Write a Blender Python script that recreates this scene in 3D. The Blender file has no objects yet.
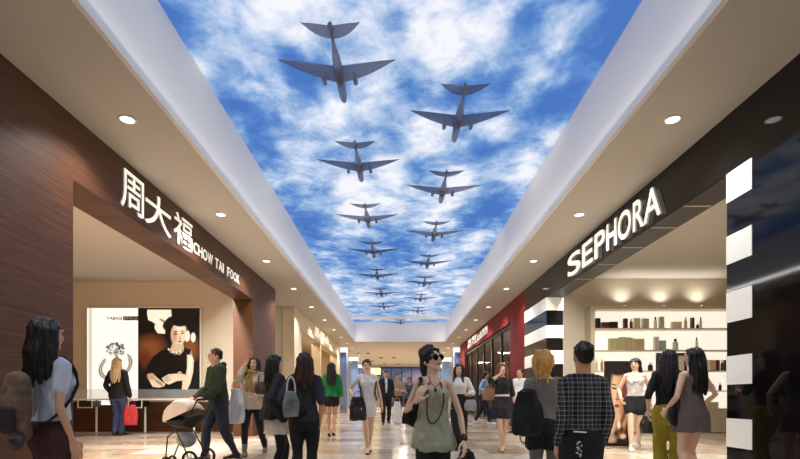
import bpy, math, random
import numpy as np
from mathutils import Vector, Matrix, Quaternion, noise

random.seed(7)
F, VX, VY, HC = 500.0, 400.0, 397.0, 1.0
W = 3.72           # half width of the mall street
CEIL = HC + 3.2
SKY = HC + 4.35
PI = math.pi
scene = bpy.context.scene
COL = scene.collection


def at(px, py, d):
    return Vector(((px - VX) * d / F, d, HC + (VY - py) * d / F))


# ------------------------------------------------------------------ materials
def lin(c):
    return tuple(((v / 255.0) / 12.92 if v / 255.0 <= .04045 else ((v / 255.0 + .055) / 1.055) ** 2.4) for v in c)


MATS = {}


def mat(name, rgb, rough=.6, metal=0.0, spec=.5, emit=0.0, sheen=0.0, noise_amt=0.0, nscale=8.0, nstretch=(1, 1, 1),
        bump=0.0, bscale=60.0, bstretch=(1, 1, 1), coat=0.0, emit_rgb=None, alpha=1.0, trans=0.0, sss=0.0, ior=None):
    if name in MATS:
        return MATS[name]
    m = bpy.data.materials.new(name)
    m.use_nodes = True
    nt = m.node_tree
    b = nt.nodes['Principled BSDF']
    c = lin(rgb)
    b.inputs['Base Color'].default_value = (*c, 1)
    b.inputs['Roughness'].default_value = rough
    b.inputs['Metallic'].default_value = metal
    b.inputs['Specular IOR Level'].default_value = spec
    if ior:
        b.inputs['IOR'].default_value = ior
    if coat:
        b.inputs['Coat Weight'].default_value = coat
        b.inputs['Coat Roughness'].default_value = .05
    if sheen:
        b.inputs['Sheen Weight'].default_value = sheen
    if trans:
        b.inputs['Transmission Weight'].default_value = trans
    if alpha < 1:
        b.inputs['Alpha'].default_value = alpha
    if sss:
        b.inputs['Subsurface Weight'].default_value = sss
        b.inputs['Subsurface Radius'].default_value = (.02, .008, .004)
    if emit:
        b.inputs['Emission Color'].default_value = (*lin(emit_rgb or rgb), 1)
        b.inputs['Emission Strength'].default_value = emit
    if noise_amt or bump:
        tc = nt.nodes.new('ShaderNodeTexCoord')
        mp = nt.nodes.new('ShaderNodeMapping')
        nt.links.new(tc.outputs['Object'], mp.inputs['Vector'])
    if noise_amt:
        mp.inputs['Scale'].default_value = nstretch
        n = nt.nodes.new('ShaderNodeTexNoise')
        n.inputs['Scale'].default_value = nscale
        n.inputs['Detail'].default_value = 5
        nt.links.new(mp.outputs['Vector'], n.inputs['Vector'])
        r = nt.nodes.new('ShaderNodeMapRange')
        r.inputs['From Min'].default_value = .25
        r.inputs['From Max'].default_value = .75
        r.inputs['To Min'].default_value = 1 - noise_amt
        r.inputs['To Max'].default_value = 1 + noise_amt
        nt.links.new(n.outputs['Fac'], r.inputs['Value'])
        mx = nt.nodes.new('ShaderNodeVectorMath')
        mx.operation = 'SCALE'
        mx.inputs[0].default_value = c
        nt.links.new(r.outputs['Result'], mx.inputs['Scale'])
        nt.links.new(mx.outputs['Vector'], b.inputs['Base Color'])
    if bump:
        mp2 = nt.nodes.new('ShaderNodeMapping')
        mp2.inputs['Scale'].default_value = bstretch
        nt.links.new(tc.outputs['Object'], mp2.inputs['Vector'])
        n2 = nt.nodes.new('ShaderNodeTexNoise')
        n2.inputs['Scale'].default_value = bscale
        n2.inputs['Detail'].default_value = 3
        nt.links.new(mp2.outputs['Vector'], n2.inputs['Vector'])
        bp = nt.nodes.new('ShaderNodeBump')
        bp.inputs['Strength'].default_value = bump
        bp.inputs['Distance'].default_value = .01
        nt.links.new(n2.outputs['Fac'], bp.inputs['Height'])
        nt.links.new(bp.outputs['Normal'], b.inputs['Normal'])
    MATS[name] = m
    return m


def floor_material():
    m = bpy.data.materials.new('marble_floor')
    m.use_nodes = True
    nt = m.node_tree
    L = nt.links.new
    b = nt.nodes['Principled BSDF']
    tc = nt.nodes.new('ShaderNodeTexCoord')
    br = nt.nodes.new('ShaderNodeTexBrick')
    br.offset = .5
    br.inputs['Scale'].default_value = 1.0
    br.inputs['Brick Width'].default_value = 1.6
    br.inputs['Row Height'].default_value = .8
    br.inputs['Mortar Size'].default_value = .006
    br.inputs['Bias'].default_value = 0.0
    br.inputs['Color1'].default_value = (*lin((236, 226, 208)), 1)
    br.inputs['Color2'].default_value = (*lin((184, 154, 122)), 1)
    br.inputs['Mortar'].default_value = (*lin((120, 95, 70)), 1)
    L(tc.outputs['Object'], br.inputs['Vector'])
    n = nt.nodes.new('ShaderNodeTexNoise')
    n.inputs['Scale'].default_value = 2.2
    n.inputs['Detail'].default_value = 9
    n.inputs['Distortion'].default_value = 1.6
    L(tc.outputs['Object'], n.inputs['Vector'])
    r = nt.nodes.new('ShaderNodeMapRange')
    r.inputs['From Min'].default_value = .3
    r.inputs['From Max'].default_value = .7
    r.inputs['To Min'].default_value = .72
    r.inputs['To Max'].default_value = 1.15
    L(n.outputs['Fac'], r.inputs['Value'])
    mx = nt.nodes.new('ShaderNodeVectorMath')
    mx.operation = 'SCALE'
    L(br.outputs['Color'], mx.inputs[0])
    L(r.outputs['Result'], mx.inputs['Scale'])
    L(mx.outputs['Vector'], b.inputs['Base Color'])
    b.inputs['Roughness'].default_value = .17
    b.inputs['Specular IOR Level'].default_value = .38
    n2 = nt.nodes.new('ShaderNodeTexNoise')
    n2.inputs['Scale'].default_value = 3
    L(tc.outputs['Object'], n2.inputs['Vector'])
    bp = nt.nodes.new('ShaderNodeBump')
    bp.inputs['Strength'].default_value = .05
    bp.inputs['Distance'].default_value = .02
    L(n2.outputs['Fac'], bp.inputs['Height'])
    L(bp.outputs['Normal'], b.inputs['Normal'])
    return m


def wood_material(name, c1, c2, rough=.5, seam=True):
    """long horizontal grain running along Y (and X), with thin veneer seams"""
    m = bpy.data.materials.new(name)
    m.use_nodes = True
    nt = m.node_tree
    L = nt.links.new
    b = nt.nodes['Principled BSDF']
    tc = nt.nodes.new('ShaderNodeTexCoord')
    mp = nt.nodes.new('ShaderNodeMapping')
    mp.inputs['Scale'].default_value = (.5, .5, 14)
    L(tc.outputs['Object'], mp.inputs['Vector'])
    n = nt.nodes.new('ShaderNodeTexNoise')
    n.inputs['Scale'].default_value = 3.0
    n.inputs['Detail'].default_value = 8
    n.inputs['Roughness'].default_value = .65
    n.inputs['Distortion'].default_value = .3
    L(mp.outputs['Vector'], n.inputs['Vector'])
    cr = nt.nodes.new('ShaderNodeValToRGB')
    cr.color_ramp.elements[0].position = .32
    cr.color_ramp.elements[0].color = (*lin(c1), 1)
    cr.color_ramp.elements[1].position = .7
    cr.color_ramp.elements[1].color = (*lin(c2), 1)
    L(n.outputs['Fac'], cr.inputs['Fac'])
    L(cr.outputs['Color'], b.inputs['Base Color'])
    b.inputs['Roughness'].default_value = rough
    b.inputs['Specular IOR Level'].default_value = .3
    bp = nt.nodes.new('ShaderNodeBump')
    bp.inputs['Strength'].default_value = .15
    bp.inputs['Distance'].default_value = .01
    L(n.outputs['Fac'], bp.inputs['Height'])
    L(bp.outputs['Normal'], b.inputs['Normal'])
    return m


def plaid_material():
    m = bpy.data.materials.new('plaid_cotton')
    m.use_nodes = True
    nt = m.node_tree
    L = nt.links.new
    b = nt.nodes['Principled BSDF']
    tc = nt.nodes.new('ShaderNodeTexCoord')
    sp = nt.nodes.new('ShaderNodeSeparateXYZ')
    L(tc.outputs['Object'], sp.inputs[0])

    def stripes(sock, freq, width, ph=0.0):
        a = nt.nodes.new('ShaderNodeMath'); a.operation = 'MULTIPLY_ADD'
        a.inputs[1].default_value = freq; a.inputs[2].default_value = ph
        L(sock, a.inputs[0])
        f = nt.nodes.new('ShaderNodeMath'); f.operation = 'FRACT'
        L(a.outputs[0], f.inputs[0])
        c = nt.nodes.new('ShaderNodeMath'); c.operation = 'LESS_THAN'
        c.inputs[1].default_value = width
        L(f.outputs[0], c.inputs[0])
        return c.outputs[0]

    def add(a, b_, op='ADD'):
        n = nt.nodes.new('ShaderNodeMath'); n.operation = op
        for i, v in enumerate((a, b_)):
            if isinstance(v, float):
                n.inputs[i].default_value = v
            else:
                L(v, n.inputs[i])
        return n.outputs[0]
    s = add(stripes(sp.outputs[0], 34, .14, .2), stripes(sp.outputs[2], 34, .14))
    s2 = add(stripes(sp.outputs[0], 17, .3, .55), stripes(sp.outputs[2], 17, .3, .55))
    tot = add(add(s, .3, 'MULTIPLY'), add(s2, .05, 'MULTIPLY'))
    cr = nt.nodes.new('ShaderNodeValToRGB')
    cr.color_ramp.elements[0].color = (*lin((16, 17, 24)), 1)
    cr.color_ramp.elements[1].color = (*lin((205, 205, 205)), 1)
    L(tot, cr.inputs['Fac'])
    L(cr.outputs['Color'], b.inputs['Base Color'])
    b.inputs['Roughness'].default_value = .85
    return m


def attr_material(name, emit=0.0, rough=.4, gain=1.0):
    m = bpy.data.materials.new(name)
    m.use_nodes = True
    nt = m.node_tree
    b = nt.nodes['Principled BSDF']
    a = nt.nodes.new('ShaderNodeAttribute')
    a.attribute_name = 'print'
    nt.links.new(a.outputs['Color'], b.inputs['Base Color'])
    b.inputs['Roughness'].default_value = rough
    if emit:
        nt.links.new(a.outputs['Color'], b.inputs['Emission Color'])
        b.inputs['Emission Strength'].default_value = emit
        mulc = nt.nodes.new('ShaderNodeVectorMath'); mulc.operation = 'SCALE'
        mulc.inputs['Scale'].default_value = .3
        nt.links.new(a.outputs['Color'], mulc.inputs[0])
        nt.links.new(mulc.outputs[0], b.inputs['Base Color'])
    return m


# ------------------------------------------------------------------ mesh builder
class MB:
    def __init__(s):
        s.v = []
        s.f = []

    def add(s, vs, fs):
        o = len(s.v)
        s.v.extend([Vector(p) for p in vs])
        s.f.extend([tuple(i + o for i in f) for f in fs])
        return s

    def box(s, a, b):
        x0, x1 = sorted((a[0], b[0])); y0, y1 = sorted((a[1], b[1])); z0, z1 = sorted((a[2], b[2]))
        vs = [(x0, y0, z0), (x1, y0, z0), (x1, y1, z0), (x0, y1, z0), (x0, y0, z1), (x1, y0, z1), (x1, y1, z1), (x0, y1, z1)]
        fs = [(3, 2, 1, 0), (4, 5, 6, 7), (0, 1, 5, 4), (1, 2, 6, 5), (2, 3, 7, 6), (3, 0, 4, 7)]
        return s.add(vs, fs)

    def rings(s, rings, cap=True):
        """rings: list of equal-length closed point loops"""
        n = len(rings[0])
        vs = [p for r in rings for p in r]
        fs = []
        for k in range(len(rings) - 1):
            for i in range(n):
                j = (i + 1) % n
                fs.append((k * n + i, k * n + j, (k + 1) * n + j, (k + 1) * n + i))
        if cap:
            fs.append(tuple(reversed(range(n))))
            fs.append(tuple((len(rings) - 1) * n + i for i in range(n)))
        return s.add(vs, fs)

    def tube(s, pts, radii, n=12, side=None, flat=1.0, caps=True):
        """round-capped tube through pts; radii may be numbers or (a,b) pairs (a along 'side')"""
        P = [Vector(p) for p in pts]
        R = [(r, r * flat) if not isinstance(r, (tuple, list)) else tuple(r) for r in radii]
        T = []
        for i in range(len(P)):
            t = (P[min(i + 1, len(P) - 1)] - P[max(i - 1, 0)])
            T.append(t.normalized() if t.length > 1e-9 else Vector((0, 0, 1)))
        ref = Vector(side) if side is not None else (Vector((1, 0, 0)) if abs(T[0].x) < .8 else Vector((0, 1, 0)))
        rs = []

        def ring(c, t, a, b, ref):
            u = (ref - t * ref.dot(t))
            u = u.normalized() if u.length > 1e-6 else t.orthogonal().normalized()
            w = t.cross(u)
            return [c + u * (a * math.cos(2 * PI * i / n)) + w * (b * math.sin(2 * PI * i / n)) for i in range(n)], u
        if caps:
            m = min(R[0])
            for q in (80, 50, 22):
                r_, _ = ring(P[0] - T[0] * m * math.sin(math.radians(q)), T[0], R[0][0] * math.cos(math.radians(q)), R[0][1] * math.cos(math.radians(q)), ref)
                rs.append(r_)
        for i in range(len(P)):
            r_, u = ring(P[i], T[i], R[i][0], R[i][1], ref)
            ref = u
            rs.append(r_)
        if caps:
            m = min(R[-1])
            for q in (22, 50, 80):
                r_, _ = ring(P[-1] + T[-1] * m * math.sin(math.radians(q)), T[-1], R[-1][0] * math.cos(math.radians(q)), R[-1][1] * math.cos(math.radians(q)), ref)
                rs.append(r_)
        return s.rings(rs)

    def cyl(s, a, b, r, r2=None, n=16):
        return s.tube([a, b], [r, r if r2 is None else r2], n=n, caps=False)

    def ell(s, c, r, M=None, n=16, m=10):
        c = Vector(c)
        rs = []
        for k in range(m + 1):
            th = -PI / 2 + PI * (k + .04 if k == 0 else (k - .04 if k == m else k)) / m
            ring = []
            for i in range(n):
                ph = 2 * PI * i / n
                p = Vector((r[0] * math.cos(th) * math.cos(ph), r[1] * math.cos(th) * math.sin(ph), r[2] * math.sin(th)))
                if M is not None:
                    p = M @ p
                ring.append(c + p)
            rs.append(ring)
        return s.rings(rs)

    def lathe(s, prof, c=(0, 0, 0), n=20):
        c = Vector(c)
        return s.rings([[c + Vector((r * math.cos(2 * PI * i / n), r * math.sin(2 * PI * i / n), z)) for i in range(n)] for r, z in prof])

    def prism(s, poly, off):
        """polygon (3D points) extruded by vector off"""
        P = [Vector(p) for p in poly]
        off = Vector(off)
        return s.rings([P, [p + off for p in P]])

    def xf(s, M):
        s.v = [M @ p for p in s.v]
        return s

    def mesh(s, name):
        me = bpy.data.meshes.new(name)
        me.from_pydata([tuple(p) for p in s.v], [], s.f)
        me.update()
        return me

    def build(s, name, m, parent=None, smooth=False, bevel=0.0, fix=True):
        me = s.mesh(name)
        if fix:
            import bmesh
            bm = bmesh.new(); bm.from_mesh(me)
            bmesh.ops.recalc_face_normals(bm, faces=bm.faces)
            if bevel:
                bmesh.ops.bevel(bm, geom=[e for e in bm.edges if e.calc_face_angle(0) > .6], offset=bevel, segments=2, affect='EDGES', profile=.6)
            bm.to_mesh(me); bm.free()
        o = bpy.data.objects.new(name, me)
        COL.objects.link(o)
        if m is not None:
            me.materials.append(m)
        if smooth:
            me.polygons.foreach_set('use_smooth', [True] * len(me.polygons))
        if parent is not None:
            o.parent = parent
        return o


def tag(o, label=None, cat=None, group=None, kind=None):
    if label: o['label'] = label
    if cat: o['category'] = cat
    if group: o['group'] = group
    if kind: o['kind'] = kind
    return o


def thing(name, label, cat, loc=(0, 0, 0), rz=0.0, group=None):
    o = bpy.data.objects.new(name, None)
    o.empty_display_size = .1
    COL.objects.link(o)
    o.location = loc
    o.rotation_euler = (0, 0, rz)
    return tag(o, label, cat, group)


def struct(o):
    o['kind'] = 'structure'
    return o


def sbox(name, a, b, m, parent=None):
    o = MB().box(a, b).build(name, m, parent)
    if parent is None:
        struct(o)
    return o


def copy_tree(o, parent=None):
    c = o.copy()
    COL.objects.link(c)
    c.parent = parent
    for ch in [x for x in COL.objects if x.parent == o]:
        copy_tree(ch, c)
    return c


# ------------------------------------------------------------------ shared materials
M_ceil = mat('ceiling_paint', (198, 193, 184), rough=.85)
M_reveal = mat('white_plaster', (238, 236, 233), rough=.8)
M_cream = mat('cream_stone', (224, 205, 172), rough=.35, noise_amt=.06, nscale=3)
M_beige = mat('beige_wall_paint', (206, 195, 176), rough=.8)
M_wood = wood_material('dark_walnut_veneer', (64, 40, 27), (104, 66, 43))
M_black = mat('black_gloss_lacquer', (20, 18, 18), rough=.06, spec=.28)
M_blackm = mat('black_satin', (22, 21, 22), rough=.35)
M_white = mat('white_lacquer', (235, 233, 228), rough=.35)
M_stripe = mat('backlit_white_panel', (240, 238, 230), rough=.3, emit=.25)
M_letter = mat('lit_white_letters', (250, 247, 235), rough=.4, emit=.75)
M_letside = mat('letter_return', (190, 182, 168), rough=.5, emit=.22)  # weak glow added so the letter sides look less dark
M_shelf0 = mat('soffit_joint', (190, 182, 168), rough=.5)
M_red = mat('red_lacquer', (118, 12, 9), rough=.6, spec=.2)
M_steel = mat('brushed_steel', (170, 172, 176), rough=.3, metal=1.0)
M_glass = mat('clear_glass', (225, 235, 235), rough=.02, alpha=.18, spec=.8)
M_floor = floor_material()

# ------------------------------------------------------------------ setting
FILL_SIDES = []
Y0, Y1 = -3.0, 56.0
sbox('floor', (-16, Y0, -.2), (16, Y1, 0), M_floor)
# ceiling slabs beside the sky opening, reveal walls, far ceiling
for sx in (-1, 1):
    sbox('ceiling', (sx * 2.66, Y0, CEIL), (sx * W, 29, CEIL + .25), M_ceil)
    sbox('trim_skylight_reveal', (sx * 2.66, Y0, CEIL + .25), (sx * 2.80, 29, SKY + .1), M_reveal)
    f = MB()
    f.box((sx * 2.655, Y0, CEIL + .004), (sx * 2.659, 29, SKY))
    struct(f.build('trim_skylight_lining', M_reveal))
sbox('ceiling', (-16, 29, CEIL), (16, Y1, CEIL + .25), M_ceil)
for sx in (-1, 1):
    sbox('trim_added_fill', (sx * 2.60, Y0 + .1, CEIL + .0), (sx * 2.654, 28.96, CEIL + .03), M_reveal)  # added housing for the fill lamps that brighten the reveals
    FILL_SIDES.append(sx)
sbox('trim_skylight_end', (-2.80, 29.0, CEIL + .25), (2.80, 29.14, SKY + .1), M_reveal)
sbox('trim_skylight_end_lining', (-2.655, 28.97, CEIL + .004), (2.655, 28.995, SKY), M_reveal)
sbox('trim_skylight_start', (-2.80, Y0, CEIL + .004), (2.80, Y0 + .1, SKY + .1), M_reveal)
sbox('trim_skylight_crossbar', (-2.65, 26.7, SKY - .16), (2.65, 26.9, SKY - .02), M_white)
sbox('wall_behind', (-16, Y0 - .2, 0), (16, Y0, SKY), M_beige)


def sky_panel():
    """luminous sky ceiling: cloud cover drawn as soft patches, detail from noise"""
    white = [(290, 12, 48, .9), (255, 20, 25, .5), (430, 15, 42, .9), (445, 60, 38, .9), (485, 40, 30, .7), (540, 70, 22, .8),
             (200, 70, 16, .7), (330, 120, 28, .8), (350, 30, 25, .4), (432, 130, 28, .9), (500, 128, 26, .7), (375, 95, 22, .5), (240, 60, 22, .3),
             (355, 198, 32, 1.0), (392, 178, 22, .8), (380, 150, 20, .4), (462, 185, 20, .8), (432, 215, 22, .9), (525, 172, 20, .9), (550, 135, 16, .6),
             (440, 262, 16, .8), (322, 285, 20, .7), (476, 244, 12, .8), (300, 172, 18, .4), (345, 232, 16, .4), (395, 210, 18, .6),
             (425, 302, 20, .6), (365, 300, 20, .4), (400, 288, 14, .4), (335, 300, 12, .5), (460, 285, 14, .5), (290, 150, 12, .3),
             (205, 105, 14, .4), (560, 40, 12, .3), (265, 190, 14, .4)]
    blue = [(165, 15, 18, .7), (300, 72, 18, .8), (285, 45, 16, .5), (396, 22, 16, .8), (408, 85, 14, .6), (456, 92, 16, .8), (480, 72, 14, .5),
            (240, 105, 20, .8), (312, 92, 12, .6), (562, 100, 30, .8), (600, 45, 38, .9), (530, 20, 20, .6), (620, 8, 25, .7), (268, 150, 16, .6),
            (310, 230, 18, .6), (400, 250, 16, .5), (482, 150, 16, .6), (492, 205, 18, .6), (350, 262, 14, .4), (390, 130, 14, .5), (225, 30, 14, .4),
            (520, 110, 12, .4), (300, 255, 14, .6), (470, 222, 10, .5), (415, 165, 12, .5), (330, 180, 10, .4), (505, 90, 12, .5)]
    h = SKY - HC

    def conv(p):
        px, py, r, s = p
        o = VY - py
        return ((px - VX) / o * h, F * h / o, r * h / o, r * F * h / (o * o), s)
    B = [conv(p) for p in white] + [(*conv(p)[:4], -p[3]) for p in blue]
    nx, ny = 45, 300
    xs = np.linspace(-2.72, 2.72, nx)
    ys = np.linspace(Y0, 29.05, ny)
    X, Y = np.meshgrid(xs, ys)
    C = np.full(X.shape, .02)
    for (cx, cy, rx, ry, s) in B:
        C += s * 1.15 * np.exp(-(((X - cx) / (rx * .85)) ** 2 + ((Y - cy) / (ry * .85)) ** 2))
    C = np.clip(C, -1, 1) * .5 + .5
    verts = [(float(x), float(y), SKY) for y in ys for x in xs]
    faces = [(j * nx + i, (j + 1) * nx + i, (j + 1) * nx + i + 1, j * nx + i + 1) for j in range(ny - 1) for i in range(nx - 1)]
    me = bpy.data.meshes.new('sky_panel')
    me.from_pydata(verts, [], faces)
    a = me.attributes.new('cover', 'FLOAT', 'POINT')
    a.data.foreach_set('value', C.ravel().astype(np.float32))
    m = bpy.data.materials.new('luminous_sky_print')
    m.use_nodes = True
    nt = m.node_tree
    L = nt.links.new
    nt.nodes.clear()
    out = nt.nodes.new('ShaderNodeOutputMaterial')
    em = nt.nodes.new('ShaderNodeEmission')
    L(em.outputs[0], out.inputs[0])
    tc = nt.nodes.new('ShaderNodeTexCoord')
    mp = nt.nodes.new('ShaderNodeMapping')
    mp.inputs['Scale'].default_value = (1.0, .85, 1)
    mp.inputs['Rotation'].default_value = (0, 0, .5)
    L(tc.outputs['Object'], mp.inputs['Vector'])
    n = nt.nodes.new('ShaderNodeTexNoise')
    n.inputs['Scale'].default_value = 1.6
    n.inputs['Detail'].default_value = 10
    n.inputs['Roughness'].default_value = .62
    n.inputs['Distortion'].default_value = .25
    L(mp.outputs['Vector'], n.inputs['Vector'])
    at_ = nt.nodes.new('ShaderNodeAttribute')
    at_.attribute_name = 'cover'
    # cover + k*(noise-.5)
    k = nt.nodes.new('ShaderNodeMath'); k.operation = 'MULTIPLY_ADD'
    k.inputs[1].default_value = 1.75
    k.inputs[2].default_value = -.93
    L(n.outputs['Fac'], k.inputs[0])
    ad = nt.nodes.new('ShaderNodeMath'); ad.operation = 'ADD'
    L(k.outputs[0], ad.inputs[0])
    L(at_.outputs['Fac'], ad.inputs[1])
    cr = nt.nodes.new('ShaderNodeValToRGB')
    e = cr.color_ramp.elements
    e[0].position = .08; e[0].color = (*lin((74, 118, 190)), 1)
    e[1].position = .98; e[1].color = (*lin((242, 243, 250)), 1)
    for p, c in ((.30, (94, 138, 204)), (.48, (134, 168, 214)), (.66, (180, 200, 232)), (.82, (216, 224, 242))):
        q = cr.color_ramp.elements.new(p); q.color = (*lin(c), 1)
    L(ad.outputs[0], cr.inputs['Fac'])
    L(cr.outputs['Color'], em.inputs['Color'])
    em.inputs['Strength'].default_value = 1.05
    me.materials.append(m)
    o = bpy.data.objects.new('ceiling_sky', me)
    COL.objects.link(o)
    struct(o)
    sbox('ceiling_sky_backing', (-2.8, Y0, SKY + .1), (2.8, 29.14, SKY + .2), M_reveal)


sky_panel()

# ---- left side -------------------------------------------------------------
LT = HC + 2.47     # lintel underside
D1, D2, D3 = 5.69, 12.65, 14.9
SHC = HC + 3.34    # shop ceiling
SB = 14.5          # shop end wall
sbox('wall_left_near', (-W, Y0, 0), (-W - .5, D1, CEIL + .25), M_wood)
sbox('wall_left_fascia', (-W, D1, LT), (-W - .5, D2, CEIL + .25), M_wood)
sbox('wall_left_pier', (-W, D2, 0), (-W - .5, D3, CEIL + .25), M_wood)
sbox('wall_left_shop_near', (-W - .5, D1 - .2, 0), (-11, D1 - .01, SHC), M_beige)
sbox('wall_left_shop_side', (-11, D1 - .2, 0), (-11.2, SB + .2, SHC), M_beige)
sbox('wall_left_shop_end', (-W - .5, SB, 0), (-11, SB + .2, SHC), M_beige)
sbox('ceiling_left_shop', (-W - .5, D1 - .2, SHC), (-11.2, SB + .2, SHC + .15), M_ceil)
sbox('baseboard_left', (-W - .52, SB - .03, 0), (-11, SB - .001, .86), M_wood)
# side passage and second shop
D4, D5 = 17.6, 31.0
sbox('ceiling_passage', (-W, D3, CEIL), (-9, D4, CEIL + .25), M_ceil)
sbox('wall_left_passage_end', (-9, D3 - .2, 0), (-9.2, D4 + .2, CEIL), M_beige)
sbox('wall_left_passage_side', (-W - .5, SB + .21, 0), (-9, D3 - .01, CEIL), M_beige)
sbox('wall_left_passage_far', (-W - .44, D4, 0), (-9, D4 + .2, CEIL), M_beige)
f2 = MB()
f2.box((-W, D4, 0), (-W - .42, 18.9, CEIL))
f2.box((-W, 18.9, HC + 2.5), (-W - .42, 23.4, CEIL))
f2.box((-W, 23.4, 0), (-W - .42, 23.6, CEIL))
f2.box((-W, 23.6, HC + 2.5), (-W - .42, 29.6, CEIL))
f2.box((-W, 29.6, 0), (-W - .42, D5, CEIL))
struct(f2.build('wall_left_cream_shop', M_cream))
sbox('wall_left_cream_band', (-W + .03, 18.9, HC + 2.5), (-W - .001, 29.6, HC + 2.62), M_cream)
M_tan = mat('warm_tan_wall', (206, 180, 142), rough=.6, noise_amt=.1, nscale=2)
sbox('wall_left_cream_shop_back', (-7, D4 + .2, 0), (-7.2, D5, CEIL), M_tan)
sbox('wall_left_cream_shop_far', (-7.2, D5, 0), (-W - .43, D5 + .2, CEIL), M_tan)
sbox('ceiling_cream_shop', (-W - .42, D4 + .2, HC + 2.9), (-7.2, D5 + .2, HC + 3.0), M_ceil)

# ---- right side ------------------------------------------------------------
RT = HC + 2.53
sbox('wall_right_near', (W, Y0, 0), (W + .42, D1, CEIL + .25), M_black)
sbox('wall_right_fascia', (W, D1, RT), (W + .42, 12.7, CEIL + .25), M_black)
sbox('wall_right_pier', (W, 12.7, 0), (W + .42, D3, CEIL + .25), M_black)
sbox('wall_right_shop_near', (W + .42, D1 - .2, 0), (10.5, D1 - .01, SHC + .1), M_beige)
sbox('wall_right_shop_side', (10.5, D1 - .2, 0), (10.7, SB + .2, SHC + .1), M_beige)
sbox('wall_right_shop_end', (W + .42, SB, 0), (10.5, SB + .2, SHC + .1), M_beige)
sbox('ceiling_right_shop', (W + .42, D1 - .2, SHC + .1), (10.7, SB + .2, SHC + .25), M_ceil)
# white stripes on the black portal
for (z0, z1) in ((2.20, 2.53), (1.50, 1.82), (.84, 1.18), (.14, .46), (-.56, -.24)):
    sbox('trim_white_stripe', (W - .001, 5.28, HC + z0), (W - .008, 5.69, HC + z1), M_stripe)
    q = MB()
    q.box((W - .012, 12.69, HC + z0), (W - .001, D3 - .01, HC + z1))
    q.box((W - .012, 12.68, HC + z0), (W + .42, 12.69, HC + z1))
    struct(q.build('trim_white_stripe', M_stripe))
sbox('trim_soffit', (W + .012, D1 + .01, RT - .006), (W + .415, 12.66, RT - .0005), mat('dark_soffit', (44, 38, 34), rough=.45, spec=.3))
for y in (6.6, 7.44, 8.43, 9.5, 10.7):
    sbox('trim_soffit_line', (W + .03, y - .014, RT - .014), (W + .38, y + .014, RT - .0065), M_shelf0)
# red shop
DR = 31.0
r = MB()
r.box((W, D3, 0), (W + .3, 16.9, CEIL + .25))
r.box((W, 16.9, HC + 2.49), (W + .3, 28.6, CEIL + .25))
r.box((W, 28.6, 0), (W + .3, DR, CEIL + .25))
r.box((W - .04, 16.9, HC + 2.49), (W - .001, 28.6, HC + 2.56))
struct(r.build('wall_right_red_shop', M_red))
M_gold = mat('warm_gold_wall', (170, 122, 72), rough=.5, noise_amt=.15, nscale=3)
sbox('wall_right_red_shop_back', (7.2, D3, 0), (7.4, DR, CEIL), M_gold)
sbox('wall_right_red_shop_near', (W + .43, D3 - .19, 0), (7.4, D3 - .01, CEIL), M_gold)
sbox('wall_right_red_shop_far', (W + .3, DR - .2, 0), (7.2, DR - .01, CEIL), M_gold)
sbox('ceiling_red_shop', (W + .3, D3, HC + 2.8), (7.2, DR, HC + 2.9), M_ceil)
win = thing('window_1', None, None)
win['kind'] = 'structure'
del_keys = [k for k in ('label', 'category') if k in win]
fr = MB()
for y in (16.95, 18.7, 20.6, 22.6, 24.6, 26.6, 28.5):
    fr.box((W + .05, y - .05, 0), (W + .14, y + .05, HC + 2.49))
fr.box((W + .05, 16.9, HC + 2.38), (W + .14, 28.6, HC + 2.488))
fr.box((W + .05, 16.9, 0.001), (W + .14, 28.6, .12))
fr.build('window_frame', M_blackm, win)
gl = MB().box((W + .09, 16.99, .12), (W + .10, 28.46, HC + 2.38))
gl.build('window_pane', mat('shop_window_glass', (60, 62, 62), rough=.03, alpha=.14), win)

# ---- far hall --------------------------------------------------------------
sbox('wall_far_left', (-15.8, D5 + .2, 0), (-16, Y1, CEIL), M_tan)
sbox('wall_far_right', (15.8, DR, 0), (16, Y1, CEIL), M_tan)
sbox('wall_far_left_return', (-16, D5 + .21, 0), (-7.21, D5 + .4, CEIL), M_beige)
sbox('wall_far_right_return', (7.41, DR - .2, 0), (16, DR - .01, CEIL), M_beige)
sbox('wall_back', (-16, 54, 0), (16, 54.3, CEIL), M_beige)


# painted prints -------------------------------------------------------------
def paint(layers, x0, y0, x1, y1, nx, ny, bg):
    xs = np.linspace(x0, x1, nx)
    ys = np.linspace(y0, y1, ny)
    X, Y = np.meshgrid(xs, ys)
    img = np.zeros((ny, nx, 3)) + np.array(lin(bg))
    for l in layers:
        k = l[0]
        if k == 'e':      # ellipse
            _, cx, cy, rx, ry, rot, c, soft = l
            a = math.radians(rot)
            u = (X - cx) * math.cos(a) + (Y - cy) * math.sin(a)
            v = -(X - cx) * math.sin(a) + (Y - cy) * math.cos(a)
            dd = np.sqrt((u / rx) ** 2 + (v / ry) ** 2)
            w = np.clip((1 + soft - dd) / (2 * soft), 0, 1)
        elif k == 'r':    # ring
            _, cx, cy, rx, ry, rot, c, th = l
            a = math.radians(rot)
            u = (X - cx) * math.cos(a) + (Y - cy) * math.sin(a)
            v = -(X - cx) * math.sin(a) + (Y - cy) * math.cos(a)
            dd = np.sqrt((u / rx) ** 2 + (v / ry) ** 2)
            w = np.clip(1.5 - np.abs(dd - 1) / th, 0, 1)
        else:             # polygon
            _, P, c = l
            ins = np.zeros(X.shape, bool)
            for i in range(len(P)):
                (ax, ay), (bx, by) = P[i], P[(i + 1) % len(P)]
                cond = ((ay > Y) != (by > Y))
                xi = (bx - ax) * (Y - ay) / ((by - ay) if by != ay else 1e-9) + ax
                ins ^= (cond & (X < xi))
            w = ins.astype(float)
        w = w[..., None]
        img = img * (1 - w) + np.array(lin(c)) * w
    return img


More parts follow.
